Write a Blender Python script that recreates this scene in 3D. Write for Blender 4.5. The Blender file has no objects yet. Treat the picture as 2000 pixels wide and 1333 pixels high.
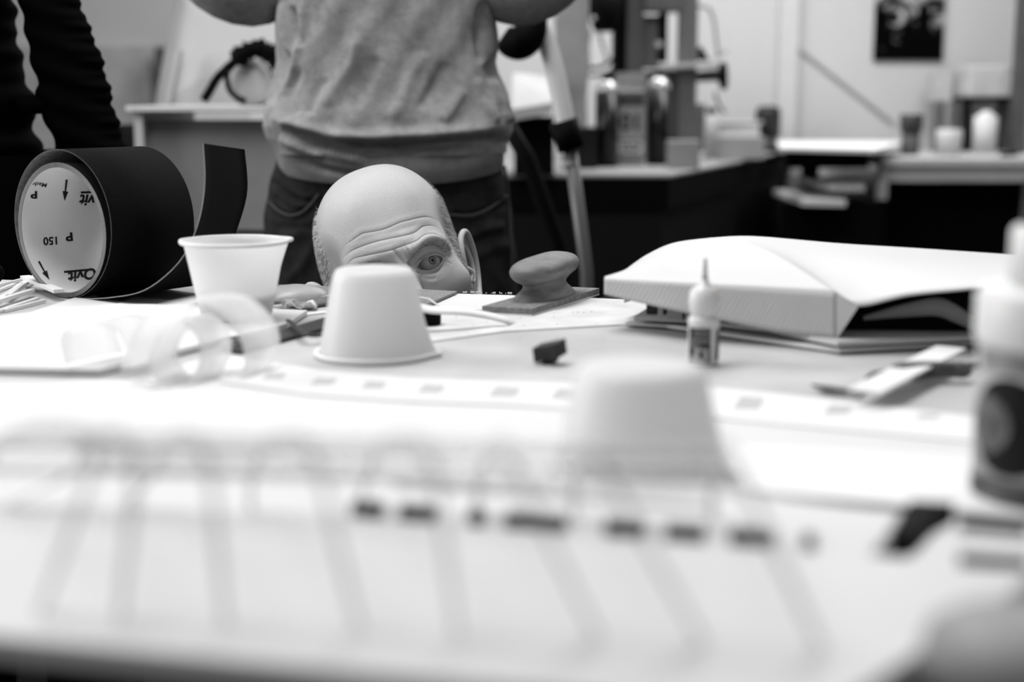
import bpy, bmesh, math, random
import numpy as np
from mathutils import Vector, Matrix
random.seed(7); rng = np.random.default_rng(7)
SC = bpy.context.scene
COL = SC.collection
R = math.radians
# ------------------------------------------------------------------ camera, world, lights, exposure
F = 2778.0                       # 50 mm lens on a 36 mm sensor, 2000 px wide
PITCH = math.atan((666.5-191)/F)
CP, SP = math.cos(PITCH), math.sin(PITCH)
CZ, TZ = 1.114, 0.9              # eye height, table height
cam_d = bpy.data.cameras.new('camera'); cam = bpy.data.objects.new('camera', cam_d); COL.objects.link(cam)
cam.location = (0, 0, CZ); cam.rotation_euler = (math.pi/2-PITCH, 0, 0)
cam_d.lens = 50; cam_d.sensor_width = 36; cam_d.clip_start = .02
cam_d.dof.use_dof = True; cam_d.dof.focus_distance = 1.62; cam_d.dof.aperture_fstop = 2.9
SC.camera = cam
wd = bpy.data.worlds.new('room_light'); SC.world = wd; wd.use_nodes = True
wd.node_tree.nodes['Background'].inputs[0].default_value = (1, 1, 1, 1)
wd.node_tree.nodes['Background'].inputs[1].default_value = 0.19
def area(name, loc, target, sx, sy, power):
    l = bpy.data.lights.new(name, 'AREA'); l.shape = 'RECTANGLE'; l.size = sx; l.size_y = sy; l.energy = power
    o = bpy.data.objects.new(name, l); COL.objects.link(o); o.location = loc
    o.rotation_euler = (Vector(target)-Vector(loc)).to_track_quat('-Z', 'Y').to_euler(); return o
area('ceiling_lamp_over_table', (-0.5, 1.55, 2.9), (-.1, 1.25, .9), 2.2, .7, 39)
area('ceiling_lamp_back', (0.9, 4.7, 2.9), (1.0, 4.9, .9), 3.0, .8, 72)
area('window_daylight_left', (-3.6, 2.2, 2.0), (-.2, 1.8, 1.0), 1.6, 1.8, 66)
SC.view_settings.view_transform = 'Standard'; SC.view_settings.look = 'None'; SC.view_settings.gamma = 1
SC.view_settings.exposure = 0.5; SC.view_settings.use_curve_mapping = False

# ------------------------------------------------------------------ helpers
def ray(px, py):
    u = (px-1000)/F; v = (666.5-py)/F
    return Vector((u, CP+v*SP, -SP+v*CP))
def W(px, py, Y):
    d = ray(px, py); return Vector((0, 0, CZ))+d*(Y/d.y)
def T(px, py, z=TZ):
    d = ray(px, py); return Vector((0, 0, CZ))+d*((z-CZ)/d.z)
def proj(P):
    P = np.asarray(P, float); x = P[..., 0]; y = P[..., 1]; z = P[..., 2]-CZ
    f = y*CP-z*SP; up = y*SP+z*CP
    return 1000+F*x/f, 666.5-F*up/f
MATS = {}
def mat(name, v, rough=.6, spec=.3, noise=0., nscale=20., bump=0., bscale=200., metal=0., sub=0., stretch=None, detail=4):
    if name in MATS: return MATS[name]
    m = bpy.data.materials.new(name); MATS[name] = m; m.use_nodes = True
    nt = m.node_tree; b = nt.nodes['Principled BSDF']
    b.inputs['Base Color'].default_value = (v, v, v, 1); b.inputs['Roughness'].default_value = rough
    b.inputs['Specular IOR Level'].default_value = spec; b.inputs['Metallic'].default_value = metal
    if sub: b.inputs['Subsurface Weight'].default_value = sub; b.inputs['Subsurface Scale'].default_value = .004
    tc = nt.nodes.new('ShaderNodeTexCoord'); src = tc.outputs['Object']
    if stretch:
        mp = nt.nodes.new('ShaderNodeMapping'); mp.inputs['Scale'].default_value = stretch
        nt.links.new(src, mp.inputs[0]); src = mp.outputs[0]
    if noise or True:
        n = nt.nodes.new('ShaderNodeTexNoise'); n.inputs['Scale'].default_value = nscale; n.inputs['Detail'].default_value = detail
        nt.links.new(src, n.inputs['Vector'])
        r = nt.nodes.new('ShaderNodeMapRange'); r.inputs['From Min'].default_value = .3; r.inputs['From Max'].default_value = .7
        nz = noise if noise else .03
        r.inputs['To Min'].default_value = v*(1-nz); r.inputs['To Max'].default_value = min(.93, v*(1+nz))
        nt.links.new(n.outputs['Fac'], r.inputs['Value']); nt.links.new(r.outputs[0], b.inputs['Base Color'])
    if bump:
        n2 = nt.nodes.new('ShaderNodeTexNoise'); n2.inputs['Scale'].default_value = bscale; n2.inputs['Detail'].default_value = 3
        nt.links.new(src, n2.inputs['Vector'])
        bp = nt.nodes.new('ShaderNodeBump'); bp.inputs['Strength'].default_value = bump; bp.inputs['Distance'].default_value = .002
        nt.links.new(n2.outputs['Fac'], bp.inputs['Height']); nt.links.new(bp.outputs[0], b.inputs['Normal'])
    return m
def clear(name, alpha, v=.8, rough=.1, transl=0.):
    if name in MATS: return MATS[name]
    m = bpy.data.materials.new(name); MATS[name] = m; m.use_nodes = True; nt = m.node_tree
    b = nt.nodes['Principled BSDF']; b.inputs['Base Color'].default_value = (v, v, v, 1); b.inputs['Roughness'].default_value = rough
    out = nt.nodes['Material Output']; tr = nt.nodes.new('ShaderNodeBsdfTransparent'); mx = nt.nodes.new('ShaderNodeMixShader')
    src = b.outputs[0]; b.inputs['Specular IOR Level'].default_value = .5
    if transl:
        tl = nt.nodes.new('ShaderNodeBsdfTranslucent'); tl.inputs[0].default_value = (v, v, v, 1)
        m2 = nt.nodes.new('ShaderNodeMixShader'); m2.inputs[0].default_value = transl
        nt.links.new(src, m2.inputs[1]); nt.links.new(tl.outputs[0], m2.inputs[2]); src = m2.outputs[0]
    mx.inputs[0].default_value = alpha
    nt.links.new(tr.outputs[0], mx.inputs[1]); nt.links.new(src, mx.inputs[2]); nt.links.new(mx.outputs[0], out.inputs[0])
    return m
ORG = {}
def tag(o, label=None, cat=None, group=None, kind=None):
    if label: o['label'] = label
    if cat: o['category'] = cat
    if group: o['group'] = group
    if kind: o['kind'] = kind
    return o
def thing(name, loc, label, cat, group=None):
    o = bpy.data.objects.new(name, None); COL.objects.link(o); o.location = loc; o.empty_display_size = .03
    ORG[o] = Vector(loc); return tag(o, label, cat, group)
def mk(name, verts, faces, m, parent=None, smooth=True):
    V = np.asarray([tuple(v) for v in verts] if not isinstance(verts, np.ndarray) else verts, float)
    org = Vector(((V[:, 0].min()+V[:, 0].max())/2, (V[:, 1].min()+V[:, 1].max())/2, V[:, 2].min()))
    me = bpy.data.meshes.new(name)
    me.from_pydata((V-np.array(org)).tolist(), [], [tuple(int(i) for i in f) for f in faces])
    for mm in (m if isinstance(m, (list, tuple)) else [m]): me.materials.append(mm)
    if smooth: me.shade_smooth()
    me.update()
    o = bpy.data.objects.new(name, me); COL.objects.link(o)
    ORG[o] = org
    if parent is not None: o.parent = parent; o.location = org-ORG[parent]
    else: o.location = org
    return o
def fin(o, bevel=0, sub=0, sol=0, auto=True):
    if sol: md = o.modifiers.new('s', 'SOLIDIFY'); md.thickness = sol; md.offset = 0
    if bevel: md = o.modifiers.new('b', 'BEVEL'); md.width = bevel; md.segments = 2; md.limit_method = 'ANGLE'; md.angle_limit = R(40)
    if sub: md = o.modifiers.new('u', 'SUBSURF'); md.levels = sub; md.render_levels = sub
    return o
class MB:
    def __init__(s): s.v = []; s.f = []
    def add(s, v, f):
        n = len(s.v); s.v += [tuple(a) for a in v]; s.f += [tuple(i+n for i in q) for q in f]; return s
    def build(s, name, m, parent=None, smooth=False, bevel=0, **k): return fin(mk(name, s.v, s.f, m, parent, smooth), bevel, **k)
    def box(s, x0, x1, y0, y1, z0, z1):
        v = [(x, y, z) for z in (z0, z1) for y in (y0, y1) for x in (x0, x1)]
        return s.add(v, [(0, 2, 3, 1), (4, 5, 7, 6), (0, 1, 5, 4), (2, 6, 7, 3), (0, 4, 6, 2), (1, 3, 7, 5)])
    def prism(s, pts, dz):      # pts: planar 3-D outline (top or bottom), extruded by vector dz
        n = len(pts); dz = Vector(dz)
        a = sum(pts[i][0]*pts[(i+1) % n][1]-pts[(i+1) % n][0]*pts[i][1] for i in range(n))
        pts = [Vector(p) for p in pts]
        v = pts+[p+dz for p in pts]
        f = [tuple(range(n))[::-1], tuple(range(n, 2*n))]+[(i, (i+1) % n, n+(i+1) % n, n+i) for i in range(n)]
        return s.add(v, f)
    def beam(s, a, b, w, h, up=(0, 0, 1)):
        a = Vector(a); b = Vector(b); d = (b-a).normalized(); sx = d.cross(Vector(up)).normalized()*w/2; u = sx.cross(d).normalized()*h/2
        v = [p+i*sx+j*u for p in (a, b) for i, j in ((-1, -1), (1, -1), (1, 1), (-1, 1))]
        return s.add(v, [(0, 1, 2, 3), (4, 7, 6, 5), (0, 4, 5, 1), (1, 5, 6, 2), (2, 6, 7, 3), (3, 7, 4, 0)])
    def tube(s, pts, rad, seg=14, caps=True, flat=1., up=None):
        pts = [Vector(p) for p in pts]; n = len(pts)
        if not hasattr(rad, '__len__'): rad = [rad]*n
        t0 = (pts[1]-pts[0]).normalized(); nn = Vector(up) if up else (Vector((0, 0, 1)) if abs(t0.z) < .9 else Vector((1, 0, 0)))
        v = []
        for i, p in enumerate(pts):
            t = (pts[min(i+1, n-1)]-pts[max(i-1, 0)]).normalized(); nn = (nn-t*nn.dot(t)).normalized(); b = t.cross(nn)
            for k in range(seg):
                a = 2*math.pi*k/seg; v.append(p+rad[i]*(math.cos(a)*b+math.sin(a)*nn*flat))
        f = [(i*seg+k, i*seg+(k+1) % seg, (i+1)*seg+(k+1) % seg, (i+1)*seg+k) for i in range(n-1) for k in range(seg)]
        if caps: f += [tuple(range(seg))[::-1], tuple(range((n-1)*seg, n*seg))]
        return s.add(v, f)
    def lathe(s, c, prof, seg=48, ax=None, close=False, rf=None):   # prof: (r, h) along axis
        c = Vector(c); ax = Vector(ax).normalized() if ax else Vector((0, 0, 1))
        e1 = ax.orthogonal().normalized() if ax.z < .99 else Vector((1, 0, 0)); e2 = ax.cross(e1)
        v = []
        for r, h in prof:
            for k in range(seg):
                a = 2*math.pi*k/seg; rr = r*(rf(a, h) if rf else 1); v.append(c+ax*h+rr*(math.cos(a)*e1+math.sin(a)*e2))
        n = len(prof)
        f = [(i*seg+k, i*seg+(k+1) % seg, (i+1)*seg+(k+1) % seg, (i+1)*seg+k) for i in range(n-1) for k in range(seg)]
        if close: f += [((n-1)*seg+k, (n-1)*seg+(k+1) % seg, (k+1) % seg, k) for k in range(seg)]
        else: f += [tuple(range(seg))[::-1], tuple(range((n-1)*seg, n*seg))]
        return s.add(v, f)
def crv(pts, n=12, closed=False):      # Catmull-Rom through points
    P = [Vector(p) for p in pts]; out = []; N = len(P)
    rngs = range(N) if closed else range(N-1)
    for i in rngs:
        if closed: a, b, c, d = P[(i-1) % N], P[i], P[(i+1) % N], P[(i+2) % N]
        else: a, b, c, d = P[max(i-1, 0)], P[i], P[i+1], P[min(i+2, N-1)]
        for k in range(n):
            t = k/n
            out.append(.5*((2*b)+(c-a)*t+(2*a-5*b+4*c-d)*t*t+(3*b-a-3*c+d)*t**3))
    if not closed: out.append(P[-1])
    return out
def grid(rows, flip=False):            # rows: list of equal length point lists -> verts, faces
    n = len(rows[0]); v = [p for r in rows for p in r]
    f = [(i*n+k, i*n+k+1, (i+1)*n+k+1, (i+1)*n+k) for i in range(len(rows)-1) for k in range(n-1)]
    if flip: f = [q[::-1] for q in f]
    return v, f
def sheet(name, pts, z, th, m, parent=None, bevel=0):  # outline in px on the table level, thickness downwards from z
    P = [T(x, y, z) for x, y in pts]
    return MB().prism([p-Vector((0, 0, th)) for p in P], (0, 0, th)).build(name, m, parent, bevel=bevel)
def glyphs(txt, size=1., italic=0., bold=0., width=1.):      # flat glyph mesh: verts (x, y), faces
    cu = bpy.data.curves.new('t', 'FONT'); cu.body = txt; cu.size = size; cu.shear = italic; cu.offset = bold; cu.resolution_u = 4
    o = bpy.data.objects.new('t', cu); COL.objects.link(o)
    dg = bpy.context.evaluated_depsgraph_get(); dg.update(); me = bpy.data.meshes.new_from_object(o.evaluated_get(dg))
    v = np.array([(a.co.x*width, a.co.y) for a in me.vertices]); f = [tuple(p.vertices) for p in me.polygons]
    bpy.data.objects.remove(o); bpy.data.curves.remove(cu); bpy.data.meshes.remove(me); return v, f
def copy_tree(o, parent=None):
    c = o.copy(); COL.objects.link(c)
    if parent is not None: c.parent = parent
    for ch in list(o.children): copy_tree(ch, c)
    return c
def skinned(name, chains, m, parent=None, extra=None, sub=2, root=0):
    """chains: list of lists of (co, radius) or int index of an already placed joint"""
    V = []; E = []; Rr = []
    for ch in chains:
        prev = None
        for it in ch:
            if isinstance(it, int): i = it
            else: V.append(Vector(it[0])); Rr.append(it[1]); i = len(V)-1
            if prev is not None: E.append((prev, i))
            prev = i
    me = bpy.data.meshes.new('sk'); me.from_pydata(V, E, []); o = bpy.data.objects.new('sk', me); COL.objects.link(o)
    md = o.modifiers.new('k', 'SKIN'); md.use_smooth_shade = True
    for i, sv in enumerate(me.skin_vertices[0].data):
        r = Rr[i]; sv.radius = (r, r) if not hasattr(r, '__len__') else r; sv.use_root = (i == root)
    ms = o.modifiers.new('u', 'SUBSURF'); ms.levels = sub; ms.render_levels = sub
    dg = bpy.context.evaluated_depsgraph_get(); dg.update(); r = bpy.data.meshes.new_from_object(o.evaluated_get(dg))
    v = [tuple(a.co) for a in r.vertices]; f = [tuple(p.vertices) for p in r.polygons]
    bpy.data.objects.remove(o); bpy.data.meshes.remove(me); bpy.data.meshes.remove(r)
    if name is None: return v, f
    if extra: n = len(v); v += list(extra[0]); f += [tuple(i+n for i in q) for q in extra[1]]
    return mk(name, v, f, m, parent)

# ------------------------------------------------------------------ materials
M_wall = mat('wall_paint', .44, .8, .1, .03, 3)
M_brick = mat('rough_lower_wall', .36, .9, .1, .12, 14, .4, 60)
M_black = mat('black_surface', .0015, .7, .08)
M_blackgl = mat('black_gloss_plastic', .002, .3, .4)
M_floor = mat('dark_floor', .003, .7, .1, .3, 6)
M_table = mat('dusty_tabletop', .46, .75, .15, .17, 9, .15, 90)
M_paper = mat('white_paper', .68, .7, .1, .015, 8)
M_board = mat('white_foam_board', .68, .6, .15, .015, 8)
M_styrene = mat('white_styrene', .76, .45, .2, .02, 12)
M_grey5 = mat('grey_paint', .2, .6, .2, .06, 10)
M_grey3 = mat('dark_grey_paint', .07, .6, .2, .1, 10)
M_lgrey = mat('light_grey_paint', .42, .6, .2, .06, 8)
M_metal = mat('brushed_steel', .6, .25, .5, .05, 30, metal=1.)
M_ink = mat('black_ink', .012, .7, .1)
M_greyink = mat('grey_print', .5, .8, .1)
# ------------------------------------------------------------------ room
tag(MB().box(-5, 6, -1.5, 7.2, -.05, 0).build('floor', M_floor), kind='structure')
tag(MB().box(-5, 6, 6.0, 6.12, 0, 3.2).build('wall_back', M_wall), kind='structure')
tag(MB().box(-2.05, -1.49, 5.96, 6.0, 0, W(0, 90, 5.96).z).build('trim_1', M_brick), kind='structure')
tag(MB().box(W(300, 0, 5.9).x, W(336, 0, 5.9).x, 5.88, 5.96, W(0, 170, 5.9).z, W(0, 92, 5.9).z).build('trim_2', M_grey3), kind='structure')
tag(MB().box(W(1526, 0, 5.96).x, W(1563, 0, 5.96).x, 5.97, 6.0, .9, 3.2).build('trim_3', mat('joint_strip', .46, .8, .1)), kind='structure')
tag(MB().beam(W(1563, 95, 5.99), W(1745, 238, 5.99), .004, .018, (0, 1, 0)).build('trim_4', mat('slanting_strip', .475, .8, .1)), kind='structure')  # thin slanting strip, nearly flush with the back wall
tag(MB().box(W(1988, 0, 5.6).x, W(2012, 0, 5.6).x, 5.55, 5.62, .9, 3.2).build('trim_5', M_grey3), kind='structure')

# ------------------------------------------------------------------ main work table
e1 = T(-700, 1245-.098*700, TZ); e2 = T(1400, 1245+.098*1400, TZ)
dirn = (e2-e1); dirn.z = 0; dirn.normalize(); nrm = Vector((-dirn.y, dirn.x, 0))
pf = T(300, 556); 
def onedge(base, x):   # point on line through base along dirn at world x
    return base+dirn*((x-base.x)/dirn.x)
TF0 = onedge(pf, -1.25); TF1 = onedge(pf, .98); TN0 = onedge(T(0, 1120), -1.05); TN1 = onedge(T(0, 1120), .72)
tab = thing('work_table', ((TF0+TN1)/2).xy.to_3d(), 'large light-topped work table covered with model-making scraps', 'table')
MB().prism([Vector((p.x, p.y, TZ-.012)) for p in (TN0, TN1, TF1, TF0)], (0, 0, .012)).build('tabletop', M_table, tab, bevel=.002)
for p in (TN0, TN1, TF1, TF0):
    c = (TF0+TN1)/2; q = p+(Vector((c.x, c.y, p.z))-p)*.08
    MB().box(q.x-.03, q.x+.03, q.y-.03, q.y+.03, 0, TZ-.012).build('leg', M_grey3, tab, bevel=.003)

# ------------------------------------------------------------------ sandpaper roll
az = R(34.5); AX = Vector((math.sin(az), math.cos(az), 0)); LW = .115
M_grit = mat('black_grit', .0028, .8, .10, .5, 900, .5, 1500)
M_back = mat('sandpaper_backing', .62, .7, .15, .03, 30)
M_edge = mat('roll_edge_layers', .05, .8, .1, .6, 400)
RO, RC = .0800, .0722
b0 = T(128, 583); b0.z = TZ
P0 = b0+Vector((0, 0, RO)); PC = b0+Vector((0, 0, RC+.0015))-AX*.001
roll = thing('sandpaper_roll', b0, 'thick roll of black sandpaper with printed white inside and its end curling up', 'sandpaper roll')
def ringtube(c, ri, ro, L, seg=128):
    return MB().lathe(c, [(ri, 0), (ro, 0), (ro, L), (ri, L)], seg, AX, close=True)
core = ringtube(PC, .0672, RC, LW); co = core.build('wound_core', [M_edge, M_back, M_grit], roll, smooth=False)
for i, p in enumerate(co.data.polygons):
    k = i//128; p.material_index = {0: 0, 1: 2, 2: 0, 3: 1}[k]; p.use_smooth = k in (1, 3)
for j in range(5):    # fine light layer edges on the end face
    r = .0680+j*.0010
    MB().lathe(PC, [(r, -.0003), (r+.00016, -.0003), (r+.00016, .001), (r, .001)], 96, AX, close=True).build('layer_edge', M_back, roll)
# outer loose turn
ot = ringtube(P0, RO-.0005, RO, LW).build('outer_turn', [mat('dull_backing', .16, .8, .1, .3, 200), M_grit], roll, smooth=True)
for i, p in enumerate(ot.data.polygons): k = i//128; p.material_index = 1 if k == 1 else 0; p.use_smooth = k in (1, 3)
# tail
near = [W(150, 584, 1.515), W(215, 582, 1.475), W(285, 566, 1.447), W(350, 512, 1.43), W(386, 440, 1.425), W(400, 360, 1.425), W(397, 280, 1.42)]
near[0].z = TZ+.0006; near[1].z = max(near[1].z, TZ+.0012)
ft = {4: W(461, 455, 1.53), 5: W(483, 375, 1.53), 6: W(478, 292, 1.525)}
far = []
for i, p in enumerate(near):
    if i <= 2: far.append(p+AX*LW)
    elif i == 3: far.append(W(440, 505, 1.535))
    else: far.append(ft[i])
na, fa = crv(near, 14), crv(far, 14)
rows = [[a.lerp(b, k/6) for k in range(7)] for a, b in zip(na, fa)]
v, f = grid(rows); nv = len(v)
tailn = []
for r_i, row in enumerate(rows):
    a = rows[min(r_i+1, len(rows)-1)][3]-rows[max(r_i-1, 0)][3]; n_ = a.cross(row[-1]-row[0]).normalized()
    tailn += [p+n_*.0004 for p in row]
W6 = 7; H6 = len(rows)
vv = list(v)+tailn; ff = [q[::-1] for q in f]+[tuple(i+nv for i in q) for q in f]
bd = []
for i in range(H6-1): bd.append((i*W6, (i+1)*W6, nv+(i+1)*W6, nv+i*W6)); bd.append((i*W6+6, nv+i*W6+6, nv+(i+1)*W6+6, (i+1)*W6+6))
for k in range(6): bd.append(((H6-1)*W6+k, (H6-1)*W6+k+1, nv+(H6-1)*W6+k+1, nv+(H6-1)*W6+k))
tl = mk('loose_end', vv, ff+bd, [M_grit, M_grit, mat('paper_edge', .75, .7)], roll, True)
for i, p in enumerate(tl.data.polygons):
    if i >= len(ff): p.material_index = 2; p.use_smooth = False
# print on the inside
def hit_inner(px, py, r=.0668):
    o = Vector((0, 0, CZ)); d = ray(px, py).normalized()
    oc = o-PC; dp = d-AX*d.dot(AX); op = oc-AX*oc.dot(AX)
    a = dp.dot(dp); b = 2*dp.dot(op); c = op.dot(op)-r*r; D = b*b-4*a*c
    if D < 0: return None
    t = (-b+math.sqrt(D))/(2*a); p = o+d*t; s = (p-PC).dot(AX)
    return p if .001 < s < LW-.001 else None
def stamp(name, vf, cx, cy, sx, sy, rot=0., skew=0.):
    v, f = vf; v = v.copy(); mid = (v.max(0)+v.min(0))/2; v -= mid
    P = []; 
    for x, y in v:
        X, Yp = -x*sx, y*sy            # rotated by half a turn: text upside down
        c, s_ = math.cos(rot), math.sin(rot)
        P.append(hit_inner(cx+X*c-Yp*s_, cy+X*s_+Yp*c))
    keep = [q for q in f if all(P[i] is not None for i in q)]
    idx = sorted({i for q in keep for i in q}); mp = {a: b for b, a in enumerate(idx)}
    if idx: mk(name, [P[i] for i in idx], [tuple(mp[i] for i in q) for q in keep], M_ink, roll, False)
def G(txt, bold=0., it=0.):
    v, f = glyphs(txt, 1., it, bold); v = (v-v.min(0))/(v.max(0)-v.min(0)); return v, f
def arrow():
    pts = np.array([(.35, 0), (.62, 0), (.58, .55), (.85, .55), (.42, 1), (.1, .55), (.38, .55)]); return pts, [(0, 1, 2, 6), (3, 4, 5)]
bar = (np.array([(0, 0), (1, 0), (1, 1), (0, 1)], float), [(0, 1, 2, 3)])
def subdiv(vf, n=8):
    v, f = vf; V = []; Fc = []
    for q in f:
        if len(q) != 4: b = len(V); V += [v[i] for i in q]; Fc.append(tuple(range(b, b+len(q)))); continue
        a, b_, c, d = [v[i] for i in q]
        for i in range(n):
            t0, t1 = i/n, (i+1)/n; k = len(V)
            V += [a+(b_-a)*t0, a+(b_-a)*t1, d+(c-d)*t1, d+(c-d)*t0]; Fc.append((k, k+1, k+2, k+3))
    return np.array(V), Fc
stamp('printed_text', G('P', .035), 135, 463, 14, 17, -.1)
stamp('printed_text', G('150', .028), 98, 471, 27, 16, -.06)
stamp('printed_text', G('vit', .028, .2), 170, 391, 30, 22, .02)
stamp('printed_line', subdiv(bar), 169, 376, 22, 4, -.03)
stamp('printed_text', G('P', .04), 66, 381, 13, 15, .0)
stamp('printed_text', G('Made', .012, .2), 77, 361, 30, 8, .12)
stamp('printed_text', G('Ovit', .028, .2), 160, 538, 56, 22, -.17)
stamp('printed_line', subdiv(bar), 152, 529, 54, 4, -.09)
stamp('printed_arrow', arrow(), 128, 372, 15, 42, .12)
stamp('printed_arrow', arrow(), 86, 529, 14, 42, -.5)
stamp('printed_arrow', arrow(), 121, 324, 8, 7, .9)

# ------------------------------------------------------------------ cups
M_cup = clear('white_cup_plastic', .92, .93, .35, transl=.55)
def cup_parts(loc, name, label, inverted, spout, rt=.0475, rb=.0325, h=.0735, scale=1.):
    c = thing(name, loc, label, 'cup', 'white plastic mixing cups')
    def rf(a, z):
        k = ((z/h) if not inverted else 1-z/h)
        amt = max(0, k-.55)/.45
        d = math.atan2(math.sin(a-spout), math.cos(a-spout)); d2 = math.atan2(math.sin(a-spout-2.6), math.cos(a-spout-2.6))
        return 1+amt*(.12*math.exp(-(d/.17)**2)+.05*math.exp(-(d2/.2)**2))
    prof = []
    n = 14
    for i in range(n+1):
        t = i/n; prof.append((rb+(rt-rb)*t**.93, h*t))
    outer = [(rb*.6, 0), (rb-.003, .0), (rb-.0008, .0012)]+prof[1:]
    inner = [(r-.0012, z) for r, z in prof[::-1] if z > .002]+[(rb-.004, .002), (.004, .002)]
    p = [(.003, 0)]+outer+inner
    if inverted: p = [(r, h-z) for r, z in p][::-1]
    p = [(r*scale, z*scale) for r, z in p]
    MB().lathe(loc, p, 72, rf=lambda a, z: rf(a, z/scale)).build('cup_wall', M_cup, c, smooth=True)
    zr = h if not inverted else .0028
    rim = []
    for k in range(96):
        a = 2*math.pi*k/96; rr = (rt+.0018)*rf(a, zr if not inverted else 0)
        rim.append(Vector(loc)+Vector((math.cos(a)*rr, math.sin(a)*rr, zr-.0002))*1)
    rim.append(rim[0].copy()); rim.append(rim[1].copy())
    m = MB().tube([Vector(loc)+(q-Vector(loc))*scale for q in rim], .0021*scale, 12, caps=False); m.build('rim', M_styrene, c, smooth=True)
    return c
c1 = T(463, 634); c1.z = TZ
cupA = cup_parts(tuple(c1), 'mixing_cup', 'white plastic cup standing upright in front of the sandpaper roll', False, .42)
MB().lathe(c1, [(.002, .0025), (.0305, .0025), (.0355, .024), (.0358, .0245), (.002, .0245)], 48).build('cup_contents', mat('grey_fill', .55, .4), cupA, smooth=True)  # plain grey fill in the lower part of the cup
c2 = T(733, 694); c2.z = TZ
cup_parts(tuple(c2), 'mixing_cup', 'sharp white plastic cup turned upside down in front of the bald man', True, -.12)
c3 = T(1247, 1000); c3.z = TZ+.0125
cup_parts(tuple(c3), 'mixing_cup', 'blurred white plastic cup turned upside down, nearest to the camera', True, .3, h=.066)
# ------------------------------------------------------------------ crouching bald man
def head_sdf(P, detail=True):
    def ell(c, r):
        q = P-np.array(c); r = np.array(r); k0 = np.linalg.norm(q/r, axis=1); k1 = np.linalg.norm(q/(r*r), axis=1)+1e-9; return k0*(k0-1)/k1
    def sph(c, r): return np.linalg.norm(P-np.array(c), axis=1)-r
    def cap(a, b, r0, r1):
        a = np.array(a); b = np.array(b); ba = b-a; h = np.clip(((P-a)@ba)/(ba@ba), 0, 1)
        return np.linalg.norm(P-a-h[:, None]*ba, axis=1)-(r0+(r1-r0)*h)
    def smin(a, b, k): h = np.clip(.5+.5*(b-a)/k, 0, 1); return b+(a-b)*h-k*h*(1-h)
    def smax(a, b, k): return -smin(-a, -b, k)
    q = np.abs(P-np.array((.004, -.010, .024)))/np.array((.0800, .0985, .1030)); d = ((q**2.35).sum(1)**(1/2.35)-1)*.080
    d = smin(d, ell((0, .012, .012), (.0730, .0800, .070)), .02)
    d = smin(d, ell((0, .022, -.052), (.058, .066, .074)), .035)
    for s in (1, -1):
        d = smin(d, cap((s*.012, .083, .0195), (s*.050, .064, .0165), .0115, .0105), .016)   # brow
        d = smin(d, ell((s*.049, .055, -.034), (.019, .018, .015)), .03)                      # cheekbone
        d = smax(d, -ell((s*.0335, .1005, -.004), (.0205, .0215, .0135)), .012)               # socket
        d = smax(d, -sph((s*.108, .045, .02), .038), .03)                                     # temple
        d = smin(d, sph((s*.0325, .0745, -.004), .0142), .004)                                # eyeball under lids
    d = smin(d, cap((0, .086, .004), (0, .113, -.040), .0075, .0115), .012)                   # nose
    for s in (1, -1): d = smin(d, sph((s*.012, .101, -.045), .0085), .008)
    d = smin(d, ell((0, .079, -.075), (.026, .012, .011)), .012)                              # lips
    d = smax(d, -ell((0, .094, -.0755), (.022, .0045, .0012)), .003)
    d = smin(d, sph((0, .066, -.108), .019), .02)                                             # chin
    return d
roll_a, pitch_a, yaw_a = R(19.5), R(-6), R(14)
# local axes (x = his left, y = forward, z = up) in the world; he faces the camera (-Y)
Rl = Matrix.Rotation(-roll_a, 3, 'Y') @ Matrix.Rotation(pitch_a, 3, 'X') @ Matrix.Rotation(yaw_a, 3, 'Z') @ Matrix(((1, 0, 0), (0, -1, 0), (0, 0, 1)))
RL = np.array(Rl)
HS = 1.03
eye_world = W(842, 511.5, 1.628); EYE_L = np.array((.0325, .0745+.0135, -.004))
HO = np.array(eye_world)-RL@(EYE_L*HS)
def l2w(P): return np.asarray(P)*HS@RL.T+HO
def w2l(P): return (np.asarray(P)-HO)@RL/HS
def cast_head(pts):
    o = w2l(np.array([[0, 0, CZ]]))[0]; D = np.array([np.array(ray(*p)) for p in pts]); D = D@RL; D /= np.linalg.norm(D, axis=1)[:, None]
    t = np.full(len(pts), 1.35/HS)
    for _ in range(60): t += head_sdf(o+D*t[:, None])*.8
    return o+D*t[:, None]
# cube-sphere directions
N = 230
def cube(N):
    g = np.tan((np.arange(N+1)/N*2-1)*math.pi/4); A, B = np.meshgrid(g, g, indexing='ij'); O = np.ones_like(A)
    fs = [(A, O, B), (-A, -O, B), (O, -A, B), (-O, A, B), (A, -B, O), (A, B, -O)]
    V = []; Fq = []; n = N+1
    for k, (x, y, z) in enumerate(fs):
        V.append(np.stack([x, y, z], -1).reshape(-1, 3)); b = k*n*n
        i = np.arange(N)[:, None]*n+np.arange(N)[None]+b; i = i.ravel(); Fq.append(np.stack([i, i+n, i+n+1, i+1], 1))
    V = np.concatenate(V); V /= np.linalg.norm(V, axis=1)[:, None]; Fq = np.concatenate(Fq)
    _, ix, inv = np.unique(np.round(V, 6), axis=0, return_index=True, return_inverse=True)
    return V[ix], inv.ravel()[Fq]
D, FQ = cube(N); O0 = np.array((0, 0, .01))
lo = np.full(len(D), .02); hi = np.full(len(D), .19)
for _ in range(22):
    mid = (lo+hi)/2; s = head_sdf(O0+D*mid[:, None]); ins = s < 0; lo = np.where(ins, mid, lo); hi = np.where(ins, hi, mid)
HV = O0+D*((lo+hi)/2)[:, None]
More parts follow.
